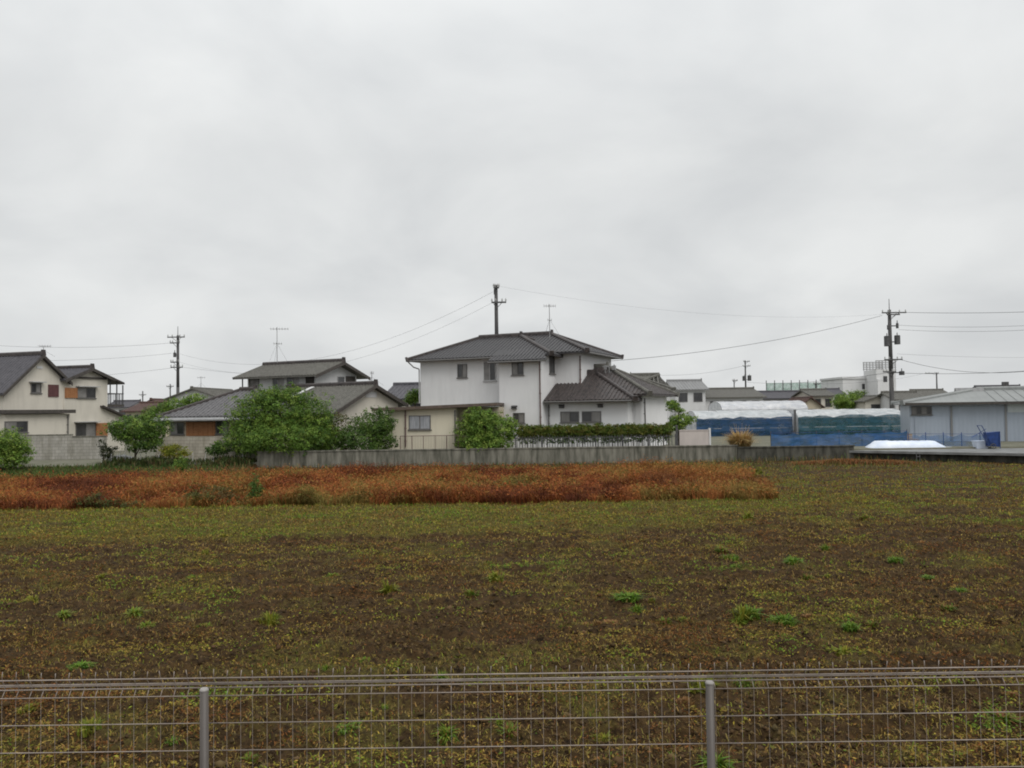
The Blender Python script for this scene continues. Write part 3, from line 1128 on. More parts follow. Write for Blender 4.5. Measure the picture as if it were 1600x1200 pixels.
tree('broadleaf_bush', 'light green leafy bush in front of the white house beside the hedge', 'bush', 757, 48.2,
     [(752, 658, 28, 22, 0), (768, 674, 38, 26, 0), (736, 678, 26, 28, .1), (757, 692, 46, 14, 0), (792, 670, 18, 18, .1), (740, 648, 14, 12, 0)], .6, 760, 26, .25, .06, PAL_LIGHT, 3)
tree('garden_tree', 'small spreading tree on a slim trunk left of the orange shuttered bungalow', 'tree', 212, 47.6,
     [(212, 668, 38, 18, 0), (190, 672, 24, 16, 0), (242, 667, 22, 17, .2), (222, 688, 28, 16, 0), (236, 690, 18, 14, .2)], .3, 560, 24, .28, .06, PAL_MID + PAL_DARK, 8)
tree('distant_tree', 'wind-swept green tree rising behind the left end of the bungalow roof', 'tree', 270, 66,
     [(280, 637, 30, 14, 0), (302, 626, 18, 9, 0), (255, 648, 26, 14, 0), (240, 655, 18, 12, 0)], .4, 520, 24, .36, .075, PAL_MID, 3)
tree('edge_bush', 'bright green bush at the left edge in front of the grey block wall', 'bush', 8, 45.5,
     [(2, 692, 36, 20, 0), (20, 692, 22, 18, 0), (-20, 700, 30, 24, 0), (6, 712, 36, 18, 0), (28, 708, 18, 16, 0)], .12, 560, 24, .28, .06, PAL_LIGHT, 3)
tree('garden_pine', 'tiered garden tree with layered foliage right of the white house', 'tree', 1060, 49,
     [(1050, 634, 9, 8, .5), (1064, 641, 8, 3, .2), (1066, 656, 19, 9, 0), (1054, 665, 14, 7, 0)], .6, 300, 22, .16, .05, PAL_LIGHT, 6)
tree('distant_tree', 'bright green round tree behind the tunnels, left of the tall pole', 'tree', 1327, 104,
     [(1327, 626, 24, 12, 0), (1312, 628, 13, 10, 0), (1340, 622, 12, 12, 0), (1330, 636, 24, 8, 0)], .6, 420, 20, .45, .10, PAL_LIGHT, 3)
tree('garden_shrub', 'low lime coloured shrub beside the block base of the bungalow', 'shrub', 272, 47.8,
     [(272, 706, 22, 8, 0), (264, 701, 12, 6, 0)], .3, 150, 20, .2, .05, LIME, 1, tr=.02)
tree('garden_shrub', 'low dark green shrub in front of the pale block base beside the largest bush', 'shrub', 347, 48,
     [(347, 700, 14, 10, 0), (335, 704, 12, 8, 0)], .35, 140, 20, .2, .05, PAL_DARK, 1, tr=.02)
tree('garden_shrub', 'dark straggly shrub against the right end of the grey block wall', 'shrub', 162, 48,
     [(160, 697, 5, 8, 0), (167, 708, 10, 9, 0), (176, 700, 8, 4, 0)], .25, 70, 18, .16, .05, [(.03, .04, .018), (.05, .06, .025)], 2, tr=.03)
tree('distant_tree', 'small yellow green tree behind the white house, over the annex roof', 'tree', 648, 58,
     [(648, 618, 9, 9, 0), (643, 623, 8, 7, .5)], .6, 110, 20, .28, .07, PAL_MID, 3)
tree('tall_weed', 'tall green weed standing in the red weeds below the largest bush', 'weed', 400, 28.6,
     [(400, 766, 9, 24, 0), (394, 782, 10, 12, 0)], .05, 110, 18, .12, .035, [(.075, .14, .026), (.10, .17, .03), (.055, .10, .02)], 1, tr=.012)
tree('tall_weed', 'wide low dark green weed patch at the near edge of the red weeds, far left', 'weed', 155, 27.6,
     [(135, 783, 20, 6, 0), (165, 786, 24, 6, .1), (200, 788, 22, 4, .1), (150, 776, 12, 5, .2)], .02, 150, 18, .13, .032, [(.06, .085, .024), (.08, .10, .028), (.12, .10, .03)], 1, tr=.01)
tree('tall_weed', 'thin green weed at the back of the red weeds near the left house', 'weed', 283, 41.5,
     [(283, 724, 9, 10, 0)], .05, 60, 18, .16, .045, PAL_MID, 1, tr=.012)
tree('tall_weed', 'yellow green weed at the right end of the red weeds', 'weed', 1182, 36.5,
     [(1182, 744, 10, 12, 0), (1195, 750, 12, 8, 0)], .03, 90, 18, .14, .045, LIME, 1, tr=.012)
tree('tall_weed', 'olive weed patch at the near edge of the red weeds beside the tall weed', 'weed', 330, 27.9,
     [(330, 772, 34, 12, .3), (350, 782, 30, 8, .2), (300, 780, 20, 8, .2)], .02, 170, 18, .12, .035, [(.10, .10, .026), (.12, .085, .03), (.065, .085, .022)], 1, tr=.01)
o = None
gx = RNG.uniform(P(162, 700, 47.6).x, P(402, 700, 47.6).x, 5200)
gy = RNG.uniform(46.4, 48.6, 5200)
gn = fbm(gx * .9, gy * .9, 91, 3)
kp = RNG.uniform(0, 1, 5200) < np.clip(3 * (gn - .3), .05, 1)
gx, gy, gn = gx[kp], gy[kp], gn[kp]
n = len(gx)
o = blades('garden_plants', np.stack([gx, gy, height(gx, gy)], -1), .15 + .9 * gn * RNG.uniform(.4, 1, n), RNG.uniform(.1, .8, n), RNG.uniform(.03, .07, n),
           jitter(np.array([(.04, .06, .02), (.055, .085, .024), (.08, .10, .03), (.10, .075, .035)])[RNG.integers(0, 4, n)], .3), MT['leaf'])
tag(o, 'straggling dark plants in the vegetable plot left of the wall', 'plants', kind='stuff')

# pampas clump
p = P(1157, 690, 47.9)
proot = empty('pampas_grass', (p.x, p.y, .62), 0, 'tan clump of dry pampas grass in front of the blue tunnel sides', 'grass clump')
n = 1500
a = RNG.uniform(0, 2 * math.pi, n)
rr = RNG.uniform(0, .45, n)
pos = np.stack([rr * np.cos(a), rr * np.sin(a), np.zeros(n)], -1)
blades('foliage', pos, RNG.uniform(.7, 1.9, n), RNG.uniform(.3, .95, n), RNG.uniform(.03, .06, n), jitter(np.array([(.50, .36, .15), (.40, .25, .09), (.58, .44, .22)])[RNG.integers(0, 3, n)], .25), MT['dry'], proot, head=a)
n = 26
a = RNG.uniform(0, 2 * math.pi, n)
b = MB()
pl = []
for i in range(n):
    q = Vector((math.cos(a[i]) * .1, math.sin(a[i]) * .1, 0))
    t = Vector((math.cos(a[i]) * random.uniform(.3, .8), math.sin(a[i]) * random.uniform(.2, .6), random.uniform(1.1, 1.6)))
    b.path([q, q.lerp(t, .5) + Vector((0, 0, .15)), t], .01, .006, 4)
b.build('stem', MT['cardboard'], proot)

# hedge
ha, hb = P(812, 680, 47.9), P(1048, 680, 47.9)
hr = empty('clipped_hedge', (ha.x, ha.y, .62), 0, 'long clipped olive green hedge behind the picket fence of the white house', 'hedge')
W = hb.x - ha.x
zt = P(930, 663, 47.9).z - .62
bl = []
k = 30
for i in range(k):
    bl.append((W * (i + .5) / k, RNG.normal(0, .04), zt - .40 + RNG.normal(0, .025), W / k * .8, .3, .36))
crown(hr, bl, 2600, 24, .13, .042, [(.11, .15, .026), (.145, .165, .03), (.085, .11, .02), (.16, .145, .034), (.08, .13, .022)], name='foliage')
crown(hr, [(W * (i + .5) / k, 0, zt - .86, W / k * .8, .25, .25) for i in range(k)], 420, 20, .14, .04, PAL_DARK, name='lower_growth')
b = MB()
for i in range(30):
    x = W * (i + .5) / 30
    b.path([(x, 0, 0), (x + random.uniform(-.05, .05), random.uniform(-.05, .05), zt - .3)], .025, .012, 5)
b.build('stems', MT['bark'], hr)

# ------------------------------------------------------------------ main white house
fr = Fr(846, 51, 24, .62)
root = fr.root('white_house', 'large white two storey house with dark tiled hip roofs in the centre', 'house')
xL = fr.fy(657, 600, .9)[0]
xP = fr.fy(780, 600, 0)[0]
zE = fr.fy(765, 557, .3)[1]
SL = .43
yS = fr.fx(867, 560, 0)[0]
xR = fr.fy(908, 570, yS)[0]
yRb = fr.fx(955, 570, xR)[0]
zE2 = fr.fy(920, 548, yS - .6)[1]
w = MB()
w.box(xL, 0 - .003, .9, 7.1, -.3, zE + .22)
w.box(xP, 0, 0, 3.2, -.3, zE - .26)
w.box(-4, xR, yS, yRb, -.3, zE2 + .2)
w.build('wall', MT['white'], root)
# roofs
r_ = MB()
rb = MB()
hip(r_, rb, xL - .65, .6, .3, 7.7, zE, SL)
tile_face(r_, [(xP - .55, -.55, zE - .85 * SL + .012), (.592, -.55, zE - .85 * SL + .012), (.592 - .9, 1.2, zE + .9 * SL + .012), (xP - .55, 1.2, zE + .9 * SL + .012)])
ro = r_.build('roof', MT['tile'], root)
rb.build('ridge_tiles', MT['tiledark'], ro)
r_ = MB()
rb = MB()
hip(r_, rb, -5.5, xR + .6, yS - .6, yRb + .6, zE2, .40, left=False)
ro = r_.build('roof', MT['tile'], root)
rb.build('ridge_tiles', MT['tiledark'], ro)
# lower block A and B
yA = .9
xA = fr.fy(981, 640, yA)[0]
zA = fr.fy(900, 625, .3)[1]
yB = 2.0
xB = fr.fy(1004, 640, yB)[0]
yBb = fr.fx(1042, 640, xB)[0]
zB = fr.fy(1018, 615, 1.4)[1]
w = MB()
w.box(.003, xA, yA, 5, -.3, zA + .15)
w.box(2, xB, yB, yBb, -.3, zB + .15)
w.build('wall', MT['white'], root)['label'] = 'single storey wing wall'
r_ = MB()
rb = MB()
A0, A1, AY = .02, xA + .6, 3.5
zr = zA + AY * .5
tile_face(r_, [(A0, .3, zA), (A1, .3, zA), (A1 - AY, .3 + AY, zr), (A0, .3 + AY, zr)])
tile_face(r_, [(A1, .3, zA), (A1, .3 + AY + 2, zA), (A1 - AY, .3 + AY, zr)])
ridge_bar(rb, (A1 - AY, .3 + AY, zr), (A1, .3, zA))
ridge_bar(rb, (A1 - AY - 1, .3 + AY, zr), (A1 - AY, .3 + AY, zr), .15, .3)
ro = r_.build('roof', MT['tiledark'], root)
ro['label'] = 'dark weathered roof of the low wing'
rb.build('ridge_tiles', MT['tiledark'], ro)
r_ = MB()
rb = MB()
hip(r_, rb, .5, xB + .6, 1.4, yBb + .6, zB, .5, left=False)
ro = r_.build('roof', MT['tiledark'], root)
ro['label'] = 'rear roof of the low wing'
rb.build('ridge_tiles', MT['tilegrey'], ro)
# gutters
g = MB()
g.tube((xL - .65, .24, zE - .1), (xP - .6, .24, zE - .1), .06)
g.build('gutter', MT['alu'], root)
g = MB()
g.tube((xP - .5, -.62, zE - .85 * SL - .1), (.6, -.62, zE - .85 * SL - .1), .06)
g.build('gutter', MT['alu'], root)
g = MB()
g.tube((.05, .22, zA - .1), (A1, .22, zA - .1), .06)
g.build('gutter', MT['alu'], root)
g = MB()
g.tube((xR + .66, yS - .6, zE2 - .1), (xR + .66, yRb + .6, zE2 - .1), .06)
g.build('gutter', MT['alu'], root)
# white bracket pipe at the far left eave
g = MB()
g.path([(xL - .6, .3, zE - .15), (xL - .35, .6, zE - .5), (xL - .05, .82, zE - .62), (xL - .05, .82, zE - 3)], .045, .045, 8)
g.build('drainpipe', MT['alulight'], root)
window(fr, root, ('f', .9), 715, 569, 730, 590, 'frost')
window(fr, root, ('f', .9), 756, 565, 775, 595, 'frost', frame='alulight', mull=1)
window(fr, root, ('f', 0), 800, 566, 818, 586, 'frost')
window(fr, root, ('f', 0), 802, 645, 820, 661, 'glass')
window(fr, root, ('r', 0), 858, 554, 866, 584, 'glass', mull=0)
window(fr, root, ('f', yA), 876, 643, 905, 660, 'frost', mull=1)
window(fr, root, ('f', yA), 909.5, 642.5, 939.5, 659.5, 'frost', mull=1)
drain(fr, root, ('f', 0), 844.5, 562, 668)
drain(fr, root, ('f', yS), 907, 556, 600)
drain(fr, root, ('r', xB), 1006, 622, 672, 'alu')
drain(fr, root, ('f', yA), 858, 632, 668, 'alu')
for (c, y) in ((804, 637), (878, 635.5), (938.5, 634.5)):
    pl = ('f', 0 if c < 840 else yA)
    a0, a1, z0, z1 = rect(fr, pl, c - 3.6, y - 2.2, c + 3.6, y + 2.2)
    b = MB()
    face_box(b, pl, a0, a1, -.01, .16, z0, z1)
    b.prism([mp(pl, a0 - .03, 0, z1 + .06), mp(pl, a0 - .03, .24, z1 - .02), mp(pl, a0 - .03, 0, z1)], (a1 - a0 + .06, 0, 0))
    b.build('vent_hood', MT['darksteel'], root)
# door panel on the recessed bit
panel(fr, root, ('f', yB), 992, 624, 1002, 668, 'palegrey', 'door', .05, slats=False)
# small service frame on the wing roof
q = (A1 - AY - .1, .3 + AY + .6)
b = MB()
for dx in (0, .28, .62):
    b.tube((q[0] + .5 + dx, q[1], zr - .4), (q[0] + .5 + dx, q[1], zr + .62), .04)
b.tube((q[0] + .3, q[1], zr + .5), (q[0] + 1.25, q[1], zr + .5), .035)
b.box(q[0] + .42, q[0] + .6, q[1] - .1, q[1] + .1, zr + .3, zr + .58)
b.box(q[0] + 1.02, q[0] + 1.22, q[1] - .1, q[1] + .1, zr + .25, zr + .55)
b.build('service_bracket', MT['steel'], root)

# ------------------------------------------------------------------ cream annex
fa = Fr(713, 49.0, 6, .62)
root = fa.root('flat_roofed_annex', 'low cream annex with a flat brown roof edge left of the white house', 'annex')
x0 = fa.fy(606, 660, 0)[0]
zt = fa.fy(700, 640, 0)[1]
dz = .02
w = MB()
w.box(x0, 0, 0, 4, -.3, zt + .1)
w.build('wall', MT['cream2'], root)
x1 = fa.fy(779, 645, .6)[0]
w = MB()
w.box(0.003, x1, .9, 4, -.3, zt + .14)
w.build('wall', MT['beige'], root)['label'] = 'recessed brownish bay wall'
w = MB()
xe = fa.fy(777, 632, -.3)[0]
w.prism([(x0 - .9, -.45, zt + .02 - .06), (xe, -.45, zt + .20), (xe, -.45, zt + .38), (x0 - .9, -.45, zt + .14)], (0, 4.4, 0))
w.build('roof', MT['fascia'], root)
window(fa, root, ('f', 0), 639, 649, 673, 671, 'curtain', 'alu', 1)
drain(fa, root, ('f', 0), 634, 641, 698)
drain(fa, root, ('f', 0), 711.5, 641, 698, 'alu')
panel(fa, root, ('f', .9), 740, 646, 776, 690, 'soffit', 'door', .03, slats=False)

# railing in front of the annex
fra = Fr(625, 47.9, 0, .62)
root = fra.root('metal_railing', 'thin rusty railing along the wall top below the annex window', 'railing')
xe = fra.fy(716, 690, 0)[0]
zt = fra.fy(660, 681, 0)[1]
b = MB()
b.tube((0, 0, zt), (xe, 0, zt), .022)
b.tube((0, 0, .14), (xe, 0, .14), .018)
b.build('rail', MT['pipe'], root)
for i in range(6):
    x = xe * i / 5
    MB().tube((x, 0, 0), (x, 0, zt), .022).build('post', MT['pipe'], root)
b = MB()
for i in range(36):
    x = xe * (i + .5) / 36
    b.tube((x, 0, .14), (x, 0, zt), .007, n=4)
b.build('bars', MT['pipe'], root)

# ------------------------------------------------------------------ retaining wall and picket fence


def bigwall(name, x0, x1, y0, y1, z0, z1, m, label, cat='wall', coping=True, parts=True):
    r = empty(name, (x0, y0, z0), 0, label, cat)
    b = MB()
    n = max(1, int((x1 - x0) / 2.0))
    for i in range(n):
        a = (x1 - x0) * i / n
        c = (x1 - x0) * (i + 1) / n - .014
        b.box(a, c, random.uniform(-.012, .012), y1 - y0, 0, z1 - z0)
    b.build('panel', MT[m], r)
    if coping:
        c = MB()
        c.box(-.03, x1 - x0 + .03, -.04, y1 - y0 + .04, z1 - z0 + .002, z1 - z0 + .07)
        c.build('coping', MT[m], r)
    return r


zw = P(780, 702, WALL_Y).z
WXM = P(1152, 700, WALL_Y).x
MT['darkconc'] = mat('stain_and_shade_concrete', (0.10, 0.097, 0.08), (0.03, 0.03, 0.024), 1.6, 0.9, bump=0.3, bscale=9, stretch=(2.2, 2.2, 0.6), detail=9)
bigwall('old_wall', WXM + .02, WX1, WALL_Y + .02, WALL_Y + .2, -.2, zw - .12, 'darkconc', 'blackened weedy stretch of concrete wall in front of the blue nets')
bigwall('retaining_wall', WX0, WXM, WALL_Y, WALL_Y + .2, -.2, zw, 'concrete', 'long stained grey concrete retaining wall behind the red weeds')

fp = Fr(805, 47.4, 0, .62)
root = fp.root('picket_fence', 'low dark metal picket fence on the wall in front of the hedge', 'fence')
xe = fp.fy(1056, 690, 0)[0]
zt = fp.fy(930, 681, 0)[1]
pk = MB().tube((0, 0, .03), (0, 0, zt), .018, n=4).tube((0, 0, zt), (0, 0, zt + .04), .018, .004, n=4).build('picket', MT['darksteel'], root)
pk.location.x = .08
for i in range(1, int(xe / .16)):
    c = pk.copy()
    COL.objects.link(c)
    c.parent = root
    c.location.x = i * .16 + .08
b = MB()
b.box(0, xe, -.02, .02, zt - .1, zt - .07)
b.box(0, xe, -.02, .02, .1, .13)
b.build('rail', MT['darksteel'], root)
for i in range(7):
    x = xe * i / 6
    MB().box(x - .035, x + .035, .024, .09, -.05, zt + .04).build('post', MT['darksteel'], root)
# pale rounded garden stones behind it
for i, (px, s) in enumerate(((866, .2), (884, .15), (905, .17), (921, .13), (945, .16), (968, .19), (1000, .16), (1022, .2))):
    q = P(px, 690, 47.55)
    b = MB()
    n1, n2 = 7, 12
    vs = []
    for a in range(n1 + 1):
        t = math.pi * a / n1
        for c in range(n2):
            ph = 2 * math.pi * c / n2
            k = 1 + .12 * math.sin(3 * ph + i) * math.sin(t) + .08 * math.cos(2 * t + i)
            vs.append((s * 1.3 * k * math.sin(t) * math.cos(ph), s * .6 * k * math.sin(t) * math.sin(ph), s * .8 * k * math.cos(t) + s * .6))
    fs = [(a * n2 + c, a * n2 + (c + 1) % n2, (a + 1) * n2 + (c + 1) % n2, (a + 1) * n2 + c) for a in range(n1) for c in range(n2)]
    b.add(vs, fs)
    o = b.build('garden_stone', MT['farwhite'], None, True)
    o.location = (q.x, q.y, .6)
    tag(o, 'pale rounded garden stone between the picket fence and the hedge', 'stone', 'pale stones behind the picket fence')

fg = Fr(1061, 48.0, 0, .62)
root = fg.root('garden_wall', 'pinkish beige block wall with a white end post right of the hedge', 'wall')
xe = fg.fy(1108, 685, 0)[0]
zt = fg.fy(1085, 673, 0)[1]
MB().box(0, xe, 0, .15, -.1, zt).build('panel', MT['pinkish'], root)
c = MB()
c.box(-.02, xe + .0, -.03, .18, zt + .002, zt + .05)
c.build('coping', MT['pinkish'], root)
MB().box(xe + .003, xe + .1, -.04, .19, -.1, zt + .14).build('post', MT['farwhite'], root)
b = MB()
b.box(-.22, -.1, -.03, .09, -.05, zt + .35)
o = b.build('post', MT['darksteel'], root)
o['label'] = 'dark gate post'

# ------------------------------------------------------------------ left houses


def gable_house(fr, root, xl, ybk, zf, sl, ov=.5, yr=None, wm='cream', rm='tile', zback=None, sp=.28, vo=.5):
    """right-front corner of the walls at the frame origin; ridge along x"""
    yr = ybk / 2 if yr is None else yr
    zr = zf + yr * sl
    zb = zf if zback is None else zback
    w = MB()
    gwall(w, xl, 0, 0, yr, ybk, -.3, zf - .05, zr - .06, zb - .05)
    w.build('wall', MT[wm], root)
    r_ = MB()
    rb = MB()
    slb = (zr - zb) / (ybk - yr)
    gable(r_, rb, xl - vo, vo, -ov, yr, ybk + ov, zf - ov * sl + .12, zr + .12, zb - ov * slb + .12, sp)
    ro = r_.build('roof', MT[rm], root)
    rb.build('ridge_tiles', MT['tiledark'], ro)
    bb = MB()
    for (ya, za, yb, zb_) in ((-ov, zf - ov * sl, yr, zr), (ybk + ov, zb - ov * slb, yr, zr)):
        bb.prism([(vo + .003, ya, za - .14), (vo + .003, yb, zb_ - .14), (vo + .003, yb, zb_ + .1), (vo + .003, ya, za + .1)], (.05, 0, 0))
    bb.build('bargeboard', MT['soffit'], ro)
    return zr


# H1
f1 = Fr(6, 54, 18, .35)
root = f1.root('gabled_house', 'cream two storey house with a steep dark gable at the left edge', 'house')
ybk = f1.fx(101, 600, 0)[0]
zf = f1.fx(6, 610, 0)[1]
yr = f1.fx(62, 600, 0)[0]
zr = f1.fx(62, 556, 0)[1]
zbk = f1.fx(100, 594, 0)[1]
gable_house(f1, root, -9, ybk, zf, (zr - zf) / yr, .35, yr, 'cream', 'tileslate', zbk, vo=.35)
rw = ('r', 0)
window(f1, root, rw, 48, 599, 64, 614, 'glass', 'alu', 1, True)
b = panel(f1, root, rw, 75, 601, 91, 620, 'shutterdark', 'shutter', .06, 'maroon window shutter')
# small gable vent
panel(f1, root, rw, 57, 572, 66, 576, 'palegrey', 'vent', .04, slats=False)
# lean-to with flat dark roof line
zt = f1.fx(60, 646, .9)[1]
yl = f1.fx(109, 650, .9)[0]
w = MB()
w.box(-9, .9, -.6, yl, -.3, zt - .04)
w.build('wall', MT['cream'], root)['label'] = 'lean-to wall'
r_ = MB()
r_.prism([(-9, -.9, zt + .10), (1.25, -.9, zt), (1.25, -.9, zt + .25), (-9, -.9, zt + .37)], (0, yl + 1.1, 0))
r_.build('roof', MT['soffit'], root)['label'] = 'flat dark lean-to roof'
window(f1, root, ('r', .9), 7, 658, 43, 676, 'glass', 'alu', 1)
drain(f1, root, ('r', .9), 105, 648, 680, 'alu')

# H1b
f2 = Fr(100, 58.5, 16, .35)
root = f2.root('gabled_house', 'cream two storey house with orange shutters and a balcony behind the left gable', 'house')
ybk = f2.fx(168, 600, 0)[0]
zf = f2.fx(101, 593, 0)[1]
yr = f2.fx(138, 580, 0)[0]
zr = f2.fx(138, 577, 0)[1]
zbk = f2.fx(170, 591, 0)[1]
gable_house(f2, root, -5, ybk, zf, (zr - zf) / yr, .3, yr, 'cream', 'tileslate', zbk, vo=.4)
# the roof runs on over the balcony
b = MB()
slb = (zr - zbk) / (ybk - yr)
yo = f2.fx(195, 597, .4)[0]
tile_face(b, [(.4, yo, zr - (yo - yr) * slb + .1), (-5, yo, zr - (yo - yr) * slb + .1), (-5, ybk + .32, zbk - .32 * slb + .1), (.4, ybk + .32, zbk - .32 * slb + .1)])
b.build('roof', MT['tiledark'], root)['label'] = 'roof extension over the balcony'
rw = ('r', 0)
b = MB()
a0, a1, z0, z1 = rect(f2, rw, 106, 589, 165, 592)
face_box(b, rw, a0, a1, 0, .12, z0, z1)
b.build('tie_beam', MT['soffit'], root)
panel(f2, root, rw, 101, 606, 120, 622, 'shutter', 'shutter', .08, 'upper orange shutter box')
window(f2, root, rw, 120.5, 606, 149, 622, 'frost', 'alu', 1, True)
window(f2, root, rw, 118, 661, 149, 683, 'glass', 'alu', 1, True)
panel(f2, root, rw, 149.5, 661, 167, 683, 'shutter', 'shutter', .08, 'lower orange shutter box')
# balcony
yb0, zb0 = f2.fx(168, 634, 0)
yb1 = f2.fx(193, 634, 0)[0]
zb0 = f2.fx(180, 632, 0)[1]
zb1 = f2.fx(180, 615, 0)[1]
b = MB()
b.box(-4, .05, yb0 + .003, yb1, zb0 - .18, zb0)
bo = b.build('balcony', MT['soffit'], root)
b = MB()
for y in np.linspace(yb0 + .1, yb1 - .05, 10):
    b.tube((.0, y, zb0), (.0, y, zb1), .02, n=5)
b.tube((0, yb0, zb1), (0, yb1, zb1), .04)
for x in np.linspace(-4, 0, 12):
    b.tube((x, yb1 - .05, zb0), (x, yb1 - .05, zb1), .02, n=5)
b.tube((-4, yb1 - .05, zb1), (0, yb1 - .05, zb1), .04)
b.build('railing', MT['darksteel'], bo)
for y in (yb0 + .25, (yb0 + yb1) / 2 + .1, yb1 - .1):
    MB().tube((0.02, y, zb0), (.02, y, zr - (y - yr) * slb), .05, n=6).build('balcony_post', MT['darksteel'], bo)
# lower wing on the right with a dark sloping roof
yw1 = f2.fx(196, 660, .1)[0]
z1 = f2.fx(163, 634, .4)[1]
z2 = f2.fx(203, 652, .4)[1]
yv0 = f2.fx(163, 634, .4)[0]
yv1 = f2.fx(203, 652, .4)[0]
w = MB()
w.prism([(.0, ybk + .003, -.3), (.0, yw1, -.3), (.0, yw1, z2 + .1), (.0, ybk + .003, z1 - .25)], (-4, 0, 0))
w.build('wall', MT['cream'], root)['label'] = 'low right wing wall'
r_ = MB()
tile_face(r_, [(.4, yv1, z2), (-4, yv1, z2), (-4, yv0, z1), (.4, yv0, z1)], .28)
r_.build('roof', MT['tiledark'], root)['label'] = 'low right wing roof'

# grey block wall in front of the left houses
fw = Fr(-30, 52, 0, .2)
q0, q1 = P(-30, 700, 52), P(165, 700, 52)
zt = P(110, 680, 52).z
r = empty('block_wall', (q0.x, 52, .2), 0, 'grey concrete block wall in front of the left houses', 'wall')
W = q1.x - q0.x
b = MB()
b.box(0, W * .73, 0, .15, -.1, zt - .2)
b.box(W * .73 + .004, W, .02, .15, -.1, zt - .32)
b.build('panel', MT['block'], r)
b = MB()
b.box(0, W * .73, -.02, .17, zt - .197, zt - .13)
b.build('coping', MT['concrete'], r)
b = MB()
b.box(W * .735, W + .02, -.02, .17, zt - .317, zt - .26)
b.build('coping', MT['concrete'], r)

# H2 bungalow
f3 = Fr(264, 52, 14, .35)
root = f3.root('bungalow', 'low bungalow with a grey hip roof and wide orange shutters left of the largest bush', 'house')
xe = f3.fy(420, 660, 0)[0]
ze = f3.fy(300, 655, -.6)[1]
w = MB()
w.box(0, xe, 0, 6.5, -.3, ze + .1)
w.build('wall', MT['beige'], root)
r_ = MB()
rb = MB()
hip(r_, rb, -.5, xe + .6, -.35, 6.85, ze + .18, .47, sp=.28)
ro = r_.build('roof', MT['tileg2'], root)
ro['label'] = 'grey tiled hip roof'
rb.build('ridge_tiles', MT['tiledark'], ro)
b = MB()
b.prism([(-.9, -.85, ze - .10), (-.9, -.25, ze + .08), (-.9, -.25, ze + .14), (-.9, -.85, ze - .02)], (xe + 1.8, 0, 0))
b.build('eave', MT['steel'], root)
fp_ = ('f', 0)
window(f3, root, fp_, 267, 660, 288, 679, 'glass', 'alu', 1)
panel(f3, root, fp_, 292, 659, 337, 681, 'shutter', 'shutter', .09, 'wide orange timber shutter')
window(f3, root, fp_, 338, 657, 357, 678, 'glass', 'alu', 1)
window(f3, root, fp_, 372, 657, 398, 678, 'glass', 'alu', 1)
b = MB()
b.box(-.1, xe, -1.2, -1.05, -.3, f3.fy(310, 682, -1.2)[1])
b.build('base_wall', MT['blocklow'], root)

# kerb, stakes and sheet in the little vegetable plot
ka, kb = P(168, 716, 47.0), P(404, 712, 47.0)
o = MB().box(0, kb.x - ka.x, 0, .14, -.15, .22).build('garden_kerb', MT['concrete'])
o.location = (ka.x, 47, .12)
tag(o, 'low concrete kerb edging the vegetable plot left of the retaining wall', 'kerb')
st = None
for i, px in enumerate((160, 166, 173, 181, 187, 196, 203, 219, 228, 246, 262, 300, 318, 333, 352, 379)):
    q = P(px + random.uniform(-2, 2), 705, 47.5 + random.uniform(0, .8))
    if st is None:
        st = MB().path([(0, 0, -.1), (.01, 0, .5), (0, .01, 1.0)], .016, .012, 5).build('garden_stake', MT['farwhite'])
        o = st
    else:
        o = copy_of(st, (0, 0, 0), 0)
    o.location = (q.x, q.y, .25)
    o.rotation_euler = (random.uniform(-.1, .1), random.uniform(-.1, .1), 0)
    o.scale = (1, 1, random.uniform(.5, .95))
    tag(o, 'thin pale stake standing in the vegetable plot left of the wall', 'stake', 'plant stakes in the vegetable plot')
q0, q1 = P(166, 695, 49.5), P(200, 695, 49.5)
W = q1.x - q0.x
b = MB()
pr = [(-.05, 0), (W * .12, .25), (W * .4, .42), (W * .8, .25), (W + .1, 0)]
for k in range(6):
    pass
b.prism([(x, 0, z) for x, z in pr], (0, 1.2, 0))
o = b.build('sheeted_heap', MT['road'])
o.location = (q0.x, 49.5, .3)
tag(o, 'grey sheeted heap behind the small spreading tree', 'heap')

# H3 two storey behind
f4 = Fr(493, 58, 26, .5)
root = f4.root('tiled_house', 'two storey grey roofed house with a wide gable behind the largest bush', 'house')
xl = f4.fy(387, 600, 0)[0]
ybk = f4.fx(557, 590, 0)[0]
zf = f4.fy(493, 585, 0)[1]
zr = gable_house(f4, root, xl, ybk, zf + .1, .34, .8, None, 'palegrey', 'tilegrey', vo=.7)
xv = f4.fy(365, 592, -.8)[0]
r_ = MB()
tile_face(r_, [(xv, -.8, zf + .1 - .8 * .34 + .1), (xl - .72, -.8, zf + .1 - .8 * .34 + .1), (xl - .72, ybk / 2, zr + .1), (xv, ybk / 2, zr + .1)])
r_.build('roof', MT['tilegrey'], root)['label'] = 'roof extension over the side balcony'
for x in (xv + .4, xv + 1.1):
    MB().tube((x, -.3, 2), (x, -.3, zf), .05).build('balcony_post', MT['soffit'], root)
b = MB()
b.box(xv + .2, xl - .003, -.3, 2.5, f4.fy(380, 612, -.3)[1] - .2, f4.fy(380, 612, -.3)[1])
b.build('balcony', MT['soffit'], root)
fp_ = ('f', 0)
window(f4, root, fp_, 390, 592, 405, 612, 'frost', 'alu', 0)
window(f4, root, fp_, 426, 590, 444, 612, 'glass', 'alulight', 1)
window(f4, root, fp_, 448, 589, 467, 612, 'glass', 'alulight', 1)
panel(f4, root, fp_, 478, 585, 491, 618, 'soffit', 'door', .04)
rw = ('r', 0)
window(f4, root, rw, 527, 588, 538, 604, 'frost', 'alulight', 0)
panel(f4, root, rw, 540, 588, 554, 604, 'soffit', 'shutter', .06)

